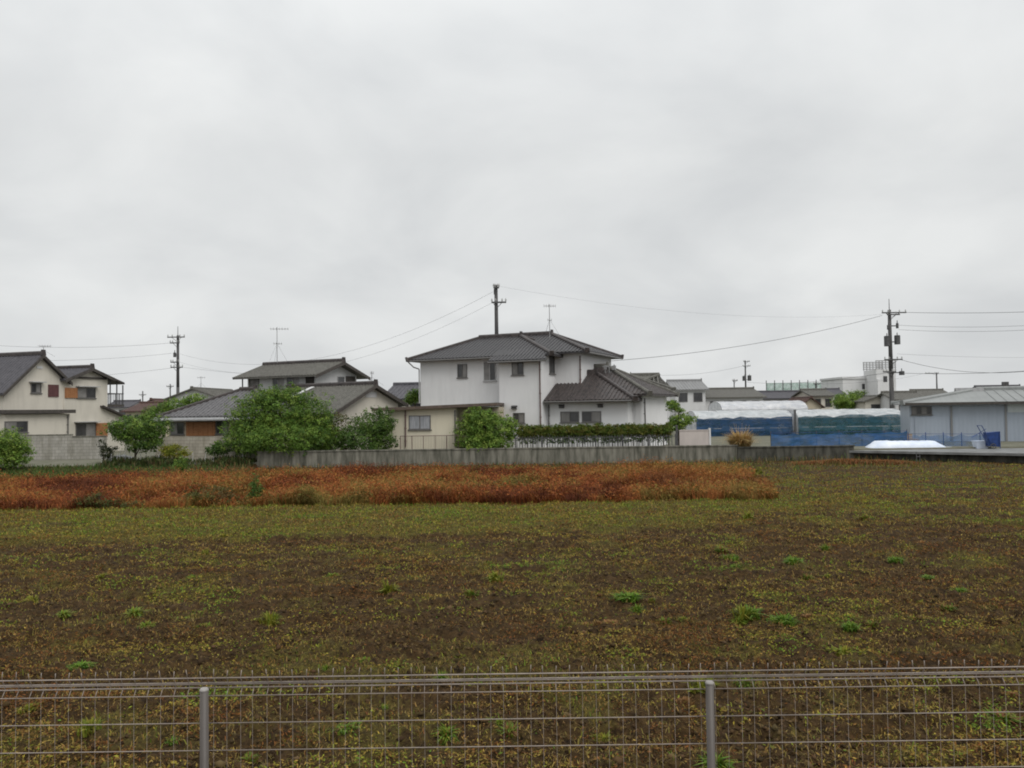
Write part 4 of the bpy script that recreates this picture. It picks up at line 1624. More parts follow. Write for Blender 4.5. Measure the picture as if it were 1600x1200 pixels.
# H4 cream gable
f5 = Fr(519, 51, 32, .62)
root = f5.root('gabled_bungalow', 'single storey house with a cream gable wall and grey tiled roof beside the annex', 'house')
ybk = f5.fx(622, 640, 0)[0]
zf = f5.fx(519, 643, 0)[1]
yr = f5.fx(579, 610, 0)[0]
zr = f5.fx(579, 603, 0)[1]
zbk = f5.fx(622, 630, 0)[1]
gable_house(f5, root, -7.5, ybk, zf, (zr - zf) / yr, .5, yr, 'cream', 'tilegrey', zbk, vo=.5)
b = MB()
a0, a1, z0, z1 = rect(f5, ('r', 0), 571, 612, 588, 621)
face_box(b, ('r', 0), a0, a1, 0, .05, z0, z1)
b.build('vent', MT['palegrey'], root)
# metal flashing on the roof, left
b = MB()
sl = (zr - zf) / yr
p0 = (-6.4, .8, zf + .8 * sl + .2)
b.prism([p0, (-6.0, .8, p0[2]), (-4.9, yr * .9, zf + yr * .9 * sl + .2), (-5.2, yr * .9, zf + yr * .9 * sl + .2)], (0, 0, .05))
b.build('flashing', MT['palegrey'], root)
window(f5, root, ('f', 0), 480, 650, 505, 675, 'glass', 'alu', 1)

# ------------------------------------------------------------------ right side: path, tunnels, shed
pa = [P(1325, 705, 47.2), P(1600, 711, 42)]
path = [(WX1 - .6, 47.25), (26.7, 42.0), (36, 35.0), (52, 37), (44, 43.0), (31, 46.6), (WX1 - 1.2, 49.4)]
b = MB()
b.prism([(x, y, .41) for x, y in path], (0, 0, .13))
o = b.build('path', MT['road'])
tag(MB().prism([(x + .05, y + .5, -.1) for x, y in path], (0, 0, .506)).build('embankment', MT['darkconc']), kind='structure')  # dark concrete colour paints in the shadow below the path slab
tag(o, kind='structure')


def tunnel(name, label, x0, x1, D, zb, hgt, wid, side_h, cover, side, plants=True, group=None, close=True):
    """walk-in hoop tunnel along x: white vinyl over the top, net below"""
    r = empty(name, (x0, D, zb), 0, label, 'greenhouse', group)
    L = x1 - x0
    nn = 14
    prof = []
    for i in range(nn + 1):
        t = math.pi * i / nn
        prof.append((wid / 2 - wid / 2 * math.cos(t), side_h + (hgt - side_h) * math.sin(t)))
    nx = max(6, int(L / .6))

    def skin(pf, nm, m, sag, smooth=True, wob=.012):
        vs = []
        for k in range(nx + 1):
            x = L * k / nx
            for (y, z) in pf:
                vs.append((x + .0, y, z - sag * abs(math.sin(math.pi * k / 2.0 * 1.0)) + random.uniform(-wob, wob)))
        m_ = len(pf)
        fs = [(k * m_ + i, (k + 1) * m_ + i, (k + 1) * m_ + i + 1, k * m_ + i + 1) for k in range(nx) for i in range(m_ - 1)]
        b = MB()
        b.add(vs, fs)
        return b.build(nm, MT[m], r, smooth)
    skin(prof, 'vinyl_cover', cover, .03)
    if side:
        skin([(-.02, 0), (-.12, side_h * .3), (-.03, side_h * .6), (-.06, side_h + .12)], 'side_net', side, 0, False, .13)
        skin([(wid, side_h), (wid + .02, 0)], 'side_net', side, 0)
    fb = MB()
    nh = max(3, int(L / 1.8))
    for k in range(nh + 1):
        x = L * k / nh
        pts = [Vector((x, .03, 0)), Vector((x, .03, side_h))] + [Vector((x, .03 + (y) * (wid - .06) / wid, z - .03)) for y, z in prof] + [Vector((x, wid - .03, 0))]
        fb.path(pts, .02, n=5)
    for z, y in ((side_h, -.04), (side_h * .5, -.05)):
        fb.tube((0, y, z), (L, y, z), .02, n=5)
    fb.build('hoop_frame', MT['steel'], r)
    if close:
        for x, nm in ((0, 'end_wall'), (L, 'end_wall')):
            b = MB()
            pf = [(x, 0, 0)] + [(x, y, z - .01) for y, z in prof] + [(x, wid, 0)]
            b.prism(pf, (.012, 0, 0))
            b.build(nm, MT['vinylclear'], r)
    if plants:
        bl = []
        k = int(L / .8)
        for i in range(k):
            bl.append((L * (i + .5) / k, .8 + random.uniform(-.1, .2), random.uniform(.5, .75), .5, .4, random.uniform(.45, .8)))
        crown(r, bl, k * 7, 18, .25, .09, PAL_DARK + PAL_MID, name='plants', zmin=.03)
    return r


DT = 70.0
zT = P(1160, 641, DT).z - .5
xa, xb, xc, xd = P(1088, 660, DT).x, P(1238, 660, DT).x, P(1247, 660, DT).x, P(1412, 660, DT).x
side_h = P(1160, 655, DT).z - .5
tunnel('vinyl_tunnel', 'white topped vinyl greenhouse tunnel with dark blue sides behind the pampas grass', xa, xb, DT, .5, zT, 4.2, side_h, 'vinyl', 'netblue')
tunnel('vinyl_tunnel', 'white topped vinyl greenhouse tunnel with teal net sides beside the metal shed', xc, xd, DT, .5, P(1320, 639, DT).z - .5, 4.2, side_h + .05, 'vinyl', 'netteal')
DT2 = 84
x0, x1 = P(1128, 632, DT2).x, P(1262, 632, DT2).x
tunnel('vinyl_tunnel', 'taller pale vinyl greenhouse roof rising behind the two nearer tunnels', x0, x1, DT2, .5, P(1190, 626, DT2).z - .5, 6, P(1190, 640, DT2).z - .5, 'vinylclear', 'vinylclear', False)
# dark post between the two tunnels
q = P(1242.5, 660, 69.6)
b = MB()
b.box(-.07, .07, -.07, .07, -.1, P(1242, 642, 69.6).z - .5)
b.box(-.09, .09, -.09, .09, P(1242, 642, 69.6).z - .497, P(1242, 641, 69.6).z - .46)
o = b.build('timber_post', MT['darksteel'])
o.location = (q.x, q.y, .5)
tag(o, 'dark upright post between the two white topped tunnels', 'post')


def netfence(name, label, px0, px1, D, D1, ytop, zb, m, n, postm='darksteel'):
    a, c = P(px0, 690, D), P(px1, 690, D1)
    r = empty(name, (a.x, a.y, zb), 0, label, 'net fence')
    d = Vector((c.x - a.x, c.y - a.y, 0))
    zt = P((px0 + px1) / 2, ytop, (D + D1) / 2).z - zb
    k = 24
    vs = []
    for i in range(k + 1):
        for j in range(5):
            q = d * (i / k)
            sag = (.06 * abs(math.sin(math.pi * i * n / k)) + random.uniform(0, .12)) * (j / 4)
            vs.append((q.x, q.y + .04 * math.sin(i * 1.3 + j) * (j % 4 > 0), zt * j / 4 - sag))
    fs = [(i * 5 + j, (i + 1) * 5 + j, (i + 1) * 5 + j + 1, i * 5 + j + 1) for i in range(k) for j in range(4)]
    MB().add(vs, fs).build('net_panel', MT[m], r)
    for i in range(n + 1):
        q = d * (i / n)
        MB().tube((q.x, q.y + .06, -.1), (q.x, q.y + .06, zt + .1), .025, n=6).build('post', MT[postm], r)
    b = MB()
    b.tube((0, .03, zt), (d.x, d.y + .03, zt), .012, n=4)
    b.build('top_rope', MT['bluetarp'], r)
    return r


netfence('net_fence', 'deep blue net fence below the teal sided tunnel', 1205, 1418, 50.0, 50.5, 675, .5, 'netroyal', 6)
netfence('net_fence', 'thin see-through blue net in front of the metal shed', 1420, 1562, 50.0, 47.6, 678, .5, 'netpale', 5, 'bluetarp')

# white sheeted low cloche on the path side
q0, q1 = P(1362, 704, 47.6), P(1492, 704, 47.0)
L = q1.x - q0.x
r = empty('low_cloche', (q0.x, 47.5, .54), 0, 'low white plastic sheeted cloche beside the concrete path', 'cloche')
vs = []
nx, nn = 22, 10
ht = P(1430, 688, 47.5).z - .54
for k in range(nx + 1):
    x = L * k / nx
    e = min(1, k / 3.2, (nx - k) / 3.0)
    e = max(0, e) ** .8
    for i in range(nn + 1):
        t = math.pi * i / nn
        hh = ht * (.985 + .015 * math.cos(k * 2.1)) * e * (1 - .12 * k / nx)
        vs.append((x + random.uniform(-.03, .03), .8 - .8 * math.cos(t) * (.8 + .2 * e), max(0.0, hh * math.sin(t) ** .6 * random.uniform(.93, 1.03))))
fs = [(k * (nn + 1) + i, (k + 1) * (nn + 1) + i, (k + 1) * (nn + 1) + i + 1, k * (nn + 1) + i + 1) for k in range(nx) for i in range(nn)]
MB().add(vs, fs).build('cover', MT['whitesheet'], r, True)
b = MB()
b.prism([(-.3, -.25, .005), (L + .6, -.25, .005), (L + .9, -.1, .03), (L + .2, .1, .07), (-.1, .1, .06)], (0, .35, .02))
b.build('hem', MT['whitesheet'], r)

# shed
fs_ = Fr(1421, 56, 22, .5)
root = fs_.root('metal_shed', 'wide low blue grey metal clad shed at the right edge', 'shed')
xe = 16.0
ze = fs_.fy(1425, 633, 0)[1]
w = MB()
w.box(0, xe, 0, 9, -.3, ze)
w.build('wall', MT['shed'], root)
r_ = MB()
zr = ze + .14
hip(r_, rbx := MB(), -.45, xe, -.6, 9.8, zr, .17, right=False, sp=0)
ro = r_.build('roof', MT['shedroof'], root)
rbx.build('ridge_cap', MT['shedroof'], ro)
b = MB()
b.box(-.45, xe, -.66, -.603, zr - .16, zr + .02)
b.build('fascia', MT['soffit'], ro)
# raised roof light on the ridge and seams
b = MB()
xv0 = fs_.fy(1492, 603, 4.6)[0]
xv1 = fs_.fy(1536, 603, 4.6)[0]
b.prism([(xv0, 3.9, zr + .68), (xv0, 5.3, zr + .68), (xv0 + .0, 4.9, zr + 1.06), (xv0, 4.3, zr + 1.06)], (xv1 - xv0, 0, 0))
b.build('ridge_vent', MT['roofflat'], ro)
b = MB()
for i in range(18):
    x = 5.2 + i * .6
    b.prism([(x, -.6, zr + .003), (x + .04, -.6, zr + .003), (x + .04, 4.5, zr + .872), (x, 4.5, zr + .872)], (0, 0, .03))
b.build('seams', MT['shedroof'], ro)
fp_ = ('f', 0)
window(fs_, root, fp_, 1424, 635, 1456, 648, 'frost', 'alu', 3)
panel(fs_, root, fp_, 1574, 627, 1640, 644, 'shedpale', 'panel', .04, 'pale green white panel under the eave', slats=False)
for px in (1487, 1572):
    b = MB()
    a0, a1, z0, z1 = rect(fs_, fp_, px - 1.6, 634 if px < 1500 else 630, px + 1.6, 698)
    face_box(b, fp_, a0, a1, -.01, .07, z0, z1)
    b.build('corner_trim', MT['roofflat'], root)
panel(fs_, root, fp_, 1430, 652, 1484, 698, 'shed', 'sliding_door', .05, slats=False)
# vent pipe on roof
b = MB()
x, _ = fs_.fy(1571, 600, 5)
b.box(x - .2, x + .2, 4.9, 5.3, zr + .6, zr + 1.45)
b.build('vent_pipe', MT['polecon'], ro)

# boxes at the shed's left end
for i, (px, py, s) in enumerate(((1418, 671, .42), (1419, 663, .38), (1428, 671, .4))):
    q = P(px, py, 54.5)
    b = MB()
    b.box(-s / 2, s / 2, -s / 2, s / 2, 0, s * .8)
    b.box(-s / 2 - .02, s / 2 + .02, -s / 2 - .02, s / 2 + .02, s * .8 + .002, s * .88)
    b.box(-s * .12, s * .12, -s / 2 - .014, -s / 2 - .003, s * .3, s * .5)
    o = b.build('storage_box', MT['cardboard'])
    o.location = (q.x, q.y, .5 if i != 1 else .5 + .42 * .88 + .003)
    if i == 1:
        o.location.x = P(1418, 671, 54.5).x + .02
    tag(o, ['tan box on the ground at the left end of the shed, under another', 'tan box stacked on top of another at the left end of the shed', 'tan box standing right of the stacked boxes by the shed'][i], 'box')

# hand cart with blue tarpaulin
fc = Fr(1530, 46.6, 10, .54)
root = fc.root('hand_cart', 'tilted hand cart with a blue bag and slanting handles before the metal shed', 'cart')
xa = fc.fy(1545, 690, 0)[0]
xb = fc.fy(1562, 690, 0)[0]
zt = fc.fy(1553, 674, 0)[1]
b = MB()
b.add([(xa, 0, .16), (xb, 0, .12), (xb + .02, .5, .12), (xa, .5, .16), (xa - .12, -.04, zt - .08), (xb + .03, -.02, zt), (xb + .04, .55, zt - .02), (xa - .1, .55, zt - .06)],
      [(0, 3, 2, 1), (4, 5, 6, 7), (0, 1, 5, 4), (1, 2, 6, 5), (2, 3, 7, 6), (3, 0, 4, 7)])
b.build('bag', MT['bluetarp'], root)
b = MB()
h0 = fc.fy(1533, 665, 0)
h1 = fc.fy(1551, 697, 0)
for y in (-.08, .6):
    b.tube((h0[0], y, h0[1]), (h1[0], y, h1[1]), .022)
b.tube((h0[0], -.08, h0[1]), (h0[0], .6, h0[1]), .02)
h2 = fc.fy(1518, 683, 0)
h3 = fc.fy(1540, 670, 0)
b.tube((h2[0], -.08, h2[1]), (h3[0], -.08, h3[1]), .016)
b.tube((xb, -.06, zt), (xb, -.06, 0.03), .02)
b.build('frame', MT['bluetarp'], root)
for y in (-.1, .62):
    b = MB()
    c = Vector((h1[0], y, .16))
    for i in range(14):
        t0, t1 = 2 * math.pi * i / 14, 2 * math.pi * (i + 1) / 14
        b.tube(c + Vector((math.cos(t0), 0, math.sin(t0))) * .14, c + Vector((math.cos(t1), 0, math.sin(t1))) * .14, .025, n=5)
    b.tube(c - Vector((.13, 0, 0)), c + Vector((.13, 0, 0)), .01, n=4)
    b.tube(c - Vector((0, 0, .13)), c + Vector((0, 0, .13)), .01, n=4)
    b.build('wheel', MT['darksteel'], root)

# pale blue tub
q = P(1532, 692, 47.2)
b = MB()
b.add([(-.3, -.2, 0), (.3, -.2, 0), (.3, .2, 0), (-.3, .2, 0), (-.38, -.26, .42), (.38, -.26, .42), (.38, .26, .42), (-.38, .26, .42)], [(0, 3, 2, 1), (4, 5, 6, 7), (0, 1, 5, 4), (1, 2, 6, 5), (2, 3, 7, 6), (3, 0, 4, 7)])
b.box(-.4, .4, -.28, .28, .421, .46)
o = b.build('plastic_tub', MT['whitesheet'])
o.location = (q.x, q.y, .54)
tag(o, 'pale plastic tub behind the slanting cart handles', 'tub')

# yellow plank
q0, q1 = P(1163, 693, 47.8), P(1202, 693, 47.8)
o = MB().box(0, q1.x - q0.x, 0, .12, 0, .1).box(.1, .2, -.02, .14, -.02, -.001).box(q1.x - q0.x - .2, q1.x - q0.x - .1, -.02, .14, -.02, -.001).build('timber_plank', MT['yellow'])
o.location = (q0.x, 47.8, .66)
tag(o, 'faded yellow plank lying right of the pampas clump', 'plank')

# small post beside the path
q = P(1432, 715, 43.6)
b = MB().tube((0, 0, -.2), (0, 0, .62), .03, .025).tube((.18, 0, -.2), (.18, 0, .45), .025)
b.tube((0, 0, .35), (.18, 0, .35), .02)
o = b.build('marker_post', MT['darksteel'])
o.location = (q.x, q.y, 0)
tag(o, 'short dark marker posts in the field edge before the white cloche', 'post')

# ------------------------------------------------------------------ distant buildings


def far_house(name, label, px0, px1, ye, yr, D, wm, rm, th=0, dep=7, zb=.4, gend=False, hipd=False, wins=3, group=None, ov=.4):
    fr = Fr(px0, D, th, zb)
    r = fr.root(name, label, 'house', group)
    L = fr.fy(px1, ye, 0)[0]
    xm = (px0 + px1) / 2
    ze = fr.fy(xm, ye, 0)[1]
    w, r_, rb = MB(), MB(), MB()
    if gend:
        zr = fr.fy(xm, yr, 0)[1]
        w.prism([(0, 0, -.3), (L, 0, -.3), (L, 0, ze), (L / 2, 0, zr - .1), (0, 0, ze)], (0, dep, 0))
        k = (zr - ze) / (L / 2)
        tile_face(r_, [(-ov, dep + ov, ze - ov * k + .1), (-ov, -ov, ze - ov * k + .1), (L / 2, -ov, zr + .05), (L / 2, dep + ov, zr + .05)], .4, .05)
        tile_face(r_, [(L + ov, -ov, ze - ov * k + .1), (L + ov, dep + ov, ze - ov * k + .1), (L / 2, dep + ov, zr + .05), (L / 2, -ov, zr + .05)], .4, .05)
        ridge_bar(rb, (L / 2, dep, zr), (L / 2, -ov, zr))
    else:
        zr = fr.fy(xm, yr, dep / 2)[1]
        w.box(0, L, 0, dep, -.3, ze)
        k = (zr - ze) / (dep / 2)
        if hipd:
            hip(r_, rb, -ov, L + ov, -ov, dep + ov, ze + .05, max(.15, (zr - ze) / (dep / 2 + ov)), sp=.4)
        else:
            if zr - ze < .5:
                r_.box(-ov, L + ov, -ov, dep + ov, ze + .003, max(zr, ze + .3))
            else:
                gwall(w, .003, L - .003, .003, dep / 2, dep - .003, ze - .1, ze, zr - .1, ze)
                gable(r_, rb, -ov, L + ov, -ov, dep / 2, dep + ov, ze - ov * k + .1, zr, ze - ov * k + .1, .4)
    w.build('wall', MT[wm], r)
    ro = r_.build('roof', MT[rm], r)
    if rb.v:
        rb.build('ridge_tiles', MT[rm], ro)
    for i in range(wins):
        c = L * (i + .5) / wins
        ww = min(.8, L / wins * .3)
        zc = max(ze - 1.0, 1.2)
        f = MB()
        for (a, b2, e, g2) in ((c - ww, c + ww, zc + .5, zc + .56), (c - ww, c + ww, zc - .56, zc - .5), (c - ww, c - ww + .06, zc - .5, zc + .5), (c + ww - .06, c + ww, zc - .5, zc + .5)):
            f.box(a, b2, -.05, .01, e, g2)
        fo = f.build('window', MT['alu'], r)
        MB().box(c - ww + .03, c + ww - .03, -.02, .01, zc - .53, zc + .53).build('pane', MT['glass'], fo)
    return r


far_house('distant_house', 'far brown roofed house left of the leftmost utility pole', 196, 232, 642, 630, 96, 'beige', 'tilebrown', 8)
far_house('distant_house', 'far beige house with a brown gable beside the leftmost pole base', 214, 262, 637, 624, 108, 'pinkish', 'tilebrown', 0, gend=True)
far_house('distant_house', 'grey gabled roof rising behind the bungalow beside the leftmost pole', 264, 342, 622, 607, 80, 'palegrey', 'tilegrey', 4, gend=True, wins=1, dep=9)
far_house('distant_house', 'dark slate roofed house between the cream gable and the white house', 602, 668, 622, 601, 70, 'cream', 'tileslate', 10, wins=2)
far_house('distant_house', 'grey hip roofed house directly behind the right wing of the white house', 975, 1046, 610, 587, 76, 'palegrey', 'tilegrey', 8, hipd=True, wins=2)
far_house('distant_house', 'dark flat topped house behind the long grey warehouse', 1056, 1102, 608, 595, 98, 'palegrey', 'roofflat', 0, wins=2)
far_house('distant_warehouse', 'long grey warehouse with a dark roof behind the vinyl tunnels', 1062, 1192, 621, 608, 100, 'palegrey', 'tilegrey', 0, wins=6, dep=10)
far_house('distant_house', 'low slate roofed house under the green net', 1180, 1262, 622, 612, 118, 'palegrey', 'tileslate', 0, wins=3)
far_house('distant_house', 'brown gabled house at the right end of the pale tunnel roof', 1250, 1283, 634, 621, 108, 'beige', 'tilebrown', 0, gend=True, wins=1)
far_house('distant_house', 'small beige house left of the bright green round tree', 1270, 1302, 618, 609, 110, 'cream', 'tilegrey', 0, wins=2)
far_house('distant_house', 'grey roofed house right of the tall pole above the shed', 1400, 1446, 624, 613, 95, 'palegrey', 'tilegrey', 5, wins=2)
far_house('distant_house', 'cream house below the white tower, left of the tall pole', 1352, 1390, 626, 619, 100, 'cream', 'tilegrey', 0, gend=True, wins=1)
far_house('distant_house', 'far grey roofed house at the left behind the balcony', 165, 200, 636, 627, 130, 'palegrey', 'tileslate', 0, wins=2)
far_house('distant_house', 'far slate roofed house just left of the far white block', 1285, 1320, 617, 608, 150, 'palegrey', 'tileslate', 0, wins=2)
far_house('distant_house', 'far pale gabled house right of the small twin pole', 1440, 1486, 618, 609, 150, 'farwhite', 'tilegrey', 0, wins=2)
far_house('distant_house', 'far grey house behind the right end of the metal shed', 1545, 1610, 612, 603, 140, 'palegrey', 'tileslate', 0, wins=3)
far_house('distant_house', 'distant house hidden low behind the annex, slate roof', 560, 604, 630, 620, 95, 'beige', 'tileslate', 0, wins=1)

# white civic block and tower
f = Fr(1318, 170, 0, .4)
root = f.root('white_block', 'far white two storey block with rows of small windows', 'building')
L = f.fy(1374, 600, 0)[0]
zt = f.fy(1345, 592, 0)[1]
w = MB()
w.box(0, L, 0, 12, -.3, zt)
w.build('wall', MT['farwhite'], root)
w = MB()
w.box(-.2, L + .2, -.2, 12.2, zt + .003, zt + .5)
w.build('parapet', MT['palegrey'], root)
for zc in (f.fy(1345, 604, 0)[1], f.fy(1345, 616, 0)[1]):
    for i in range(8):
        c = L * (i + .5) / 8
        if zc > 4 and i < 4:
            continue
        fo = MB().box(c - .32, c + .32, -.06, .01, zc + .5, zc + .58).box(c - .32, c + .32, -.06, .01, zc - .58, zc - .5).build('window', MT['alu'], root)
        MB().box(c - .3, c + .3, -.03, .01, zc - .5, zc + .5).build('pane', MT['glass'], fo)
f = Fr(1371, 165, 0, .4)
root = f.root('white_tower', 'far whitish tower with a slatted top just left of the tall pole', 'tower')
L = f.fy(1400, 600, 0)[0]
zt = f.fy(1385, 577, 0)[1]
z2 = f.fy(1385, 563, 0)[1]
w = MB()
w.box(0, L, 0, 6, -.3, zt)
w.box(L * .0, L * .22, -.5, -.003, -.3, zt - 2)
w.build('wall', MT['farwhite'], root)
b = MB()
for i in range(7):
    x = L * i / 6
    for y in (0.1, 5.9):
        b.tube((x, y, zt), (x, y, z2), .08)
for k in range(5):
    z = zt + (z2 - zt) * (k + .6) / 5
    b.box(-.1, L + .1, -.05, .05, z, z + .17)
    b.box(-.1, L + .1, 5.95, 6.05, z, z + .17)
b.build('slatted_screen', MT['steel'], root)
b = MB()
for zc in (zt - 2, zt - 5):
    b.box(L * .35, L * .55, -.04, .01, zc - .6, zc + .6)
b.build('window', MT['glass'], root)

# green practice net
f = Fr(1198, 185, 0, .4)
root = f.root('practice_net', 'far pale green net on tall posts behind the long grey warehouse', 'net')
L = f.fy(1288, 600, 0)[0]
zt = f.fy(1240, 598, 0)[1]
MB().box(0, L, 0, .05, 0, zt).build('net_panel', MT['netgreen'], root)
for i in range(8):
    x = L * i / 7
    MB().tube((x, -.15, 0), (x, -.15, zt + .6), .13, .09).build('post', MT['darksteel'], root)

# far green belt closing the horizon
nb = 900
x = RNG.uniform(-330, 330, nb)
y = RNG.uniform(300, 340, nb)
hgt = 3.4 + 4.0 * fbm(x * .03, x * 0, 77, 3)
C = []
for xx, yy, hh in zip(x, y, hgt):
    k = 22
    C.append(np.stack([RNG.normal(xx, 2.6, k), RNG.normal(yy, 2, k), RNG.uniform(.2, 1, k) * hh], -1))
C = np.concatenate(C)
n = len(C)
nm = unit(n)
A = np.cross(nm, unit(n))
A /= np.linalg.norm(A, axis=1)[:, None]
B = np.cross(nm, A)
o = quads('distant_trees', C, A * .75, B * .75, jitter(np.array(PAL_DARK)[RNG.integers(0, 3, n)], .25), MT['leaf'], None)
tag(o, 'far low belt of trees closing the horizon', 'trees', kind='stuff')

# ------------------------------------------------------------------ poles, antennas and wires


def pole(name, label, px, ytop, D, r, arms=(), trans=(), tilt=0.0, spike=0, group=None):
    """arms: (py, px left, px right); trans: (px, py top, py bottom, half width px)"""
    b = P(px, 640, D)
    zb = .4
    root = empty(name, (b.x, b.y, zb), 0, label, 'utility pole', group)
    zt = P(px, ytop, D).z - zb
    m = MB()
    m.path([(0, 0, -.3), (0, 0, zt * .5), (0, 0, zt)], r * 1.25, r * .8, 10)
    if spike:
        m.tube((0, 0, zt), (0, 0, P(px, spike, D).z - zb), .04, .03)
    m.build('shaft', MT['polecon'], root, True)
    for (py, l, rr) in arms:
        z = P(px, py, D).z - zb
        x0 = P(l, py, D).x - b.x
        x1 = P(rr, py, D).x - b.x
        a = MB()
        a.box(x0, x1, -r - .12, -r - .02, z - .06, z + .06)
        a.tube((x0 * .6, -r - .07, z), (0, -r - .03, z - .5), .025)
        a.tube((x1 * .6, -r - .07, z), (0, -r - .03, z - .5), .025)
        ao = a.build('crossarm', MT['darksteel'], root)
        ins = MB()
        for t in (.03, .28, .72, .97):
            x = x0 + (x1 - x0) * t
            ins.tube((x, -r - .07, z + .06), (x, -r - .07, z + .3), .05, .035, 7)
            ins.tube((x, -r - .07, z + .16), (x, -r - .07, z + .2), .08, .08, 7)
        ins.build('insulators', MT['insul'], ao)
    for (cx, y0, y1, hw) in trans:
        z1, z0 = P(cx, y0, D).z - zb, P(cx, y1, D).z - zb
        x = P(cx, (y0 + y1) / 2, D).x - b.x
        w = hw * D / F
        t = MB()
        t.tube((x, 0, z0), (x, 0, z1), w, w, 12)
        t.tube((x, 0, z1), (x, 0, z1 + .08), w * 1.08, w * .8, 12)
        t.tube((x, 0, z1 + .08), (x, 0, z1 + .35), .05, .04, 6)
        t.box(min(x, 0), max(x, 0), -.05, .05, z0 + .2, z0 + .3)
        t.build('transformer', MT['darksteel'], root)
    return root


pole('utility_pole', 'tall dark utility pole with short crossarms behind the left bungalow', 278, 524, 90, .17,
     [(527, 263, 290), (536, 267, 282), (566, 268, 281), (574, 268, 287)], [(273, 552, 558, 2.2)], spike=510)
pole('utility_pole', 'utility pole rising behind the roof of the white house', 777.5, 445, 62, .16,
     [(473, 768, 791), (450, 771, 780)], [(773, 453, 460, 1.6)])
pole('utility_pole', 'tall utility pole with twin transformers left of the metal shed', 1394, 484, 80, .2,
     [(489, 1376, 1414), (492, 1384, 1404), (562, 1380, 1408), (581, 1378, 1398)], [(1386, 526, 541, 4.4), (1402, 525, 538, 4.4), (1388, 509, 515, 2), (1402, 506, 513, 2), (1409, 581, 586, 4)], spike=467)
pole('utility_pole', 'far small pole with twin boxes above the long warehouse', 1166, 563, 165, .17, [(565, 1161, 1171), (572, 1160, 1172)], [(1163, 588, 595, 3), (1171, 587, 595, 3)])
pole('utility_pole', 'far small pole with one long arm above the shed roof', 1465, 582, 190, .17, [(583, 1445, 1466)], [])
pole('utility_pole', 'far dark pole at the right end of the green net', 1276, 597, 120, .15, [(600, 1270, 1281)], [])
pole('utility_pole', 'far thin pole left of the small pole with twin boxes', 1148, 592, 140, .11, [(595, 1144, 1152)], [])
pole('utility_pole', 'far tiny pole behind the brown roofs at the left', 223, 611, 180, .15, [(617, 218, 229)], [])
pole('utility_pole', 'far pole beside the leftmost tall pole above the grey gable', 266, 600, 150, .13, [(604, 261, 272)], [])


def antenna(name, label, px, ytop, ybase, D, els, sub=.55):
    b = P(px, ybase, D)
    root = empty(name, (b.x, b.y, b.z), 0, label, 'antenna')
    zt = P(px, ytop, D).z - b.z
    MB().tube((0, 0, -.25), (0, 0, zt), .028, .022).build('mast', MT['steel'], root)
    for (py, l, r, n) in els:
        z = P(px, py, D).z - b.z
        x0, x1 = P(l, py, D).x - b.x, P(r, py, D).x - b.x
        m = MB()
        m.tube((x0, 0, z), (x1, .15, z), .018)
        for i in range(n):
            t = i / (n - 1)
            x = x0 + (x1 - x0) * t
            s = sub * (1 - .45 * t)
            m.tube((x, .15 * t - s * .5, z + .02), (x, .15 * t + s * .5, z + .02), .01, n=4)
            m.tube((x, .15 * t, z - .1), (x, .15 * t, z + .12), .01, n=4)
        m.build('element_array', MT['steel'], root)
    m = MB()
    for a in range(3):
        t = a * 2.1
        m.tube((0, 0, zt * .5), (math.cos(t) * .8, math.sin(t) * .8, -.2), .006, n=4)
    m.build('guy_wires', MT['wire'], root)
    return root


antenna('roof_antenna', 'thin aerial with a short crossbar on the roof of the white house', 859, 475, 524, 55.5, [(478, 850, 868, 6), (500, 856, 862, 3)])
antenna('roof_antenna', 'thin aerial with a wide crossbar on the grey roofed two storey house', 433, 511, 562, 61, [(514, 423, 449, 7), (537, 428, 439, 4)])
antenna('roof_antenna', 'tiny aerial on the ridge of the leftmost gabled house', 68, 541, 553, 57.5, [(541, 62, 77, 5)])
antenna('roof_antenna', 'short spike aerial on the ridge of the cream gabled bungalow', 581, 580, 598, 54.5, [(583, 579, 583, 3)], .3)
antenna('roof_antenna', 'small aerial at the far grey houses behind the bungalow', 314, 588, 608, 84, [(590, 309, 319, 4)])


def wire(a, b, sag, r, label, group='overhead wires'):
    p, q = P(*a), P(*b)
    n = 28
    pts = []
    for i in range(n + 1):
        t = i / n
        c = p.lerp(q, t)
        c.z -= sag * 4 * t * (1 - t)
        pts.append(c)
    o = MB().path(pts, r, n=5).build('overhead_wire', MT['wire'])
    tag(o, label, 'wire', group)


wire((1378, 493, 80), (776, 572, 62.5), 1.1, 0.0180, 'thick drooping wire from the twin transformer pole towards the white house')
wire((1412, 488, 80), (1690, 484, 66), .15, 0.0180, 'uppermost wire leaving the twin transformer pole to the right')
wire((1404, 508, 80), (1690, 503, 66), .3, 0.0120, 'second wire right of the twin transformer pole, below the uppermost')
wire((1404, 515, 80), (1690, 510, 66), .3, 0.0120, 'third wire right of the twin transformer pole, below the second')
wire((1404, 561, 80), (1690, 566, 72), 1.15, 0.0180, 'sagging wire dipping over the shed roof from the tall pole')
wire((1410, 583, 80), (1690, 572, 74), .3, 0.0180, 'straight low wire passing above the shed roof')
wire((1402, 553, 80), (1690, 556, 120), .3, 0.0090, 'faint wire at mid height right of the tall pole')
wire((1390, 582, 80), (1166, 597, 165), .6, 0.0180, 'low wire from the tall pole past the white tower to the far pole')
wire((1380, 491, 80), (779, 447, 62), 1.1, .0045, 'faint high wire from the roof top pole to the tall right pole')
wire((770, 456, 62), (281, 553, 90), 3.0, .008, 'upper drooping wire from the roof top pole to the left pole')
wire((769, 473, 62), (281, 566, 90), 3.0, .007, 'lower drooping wire from the roof top pole to the left pole')
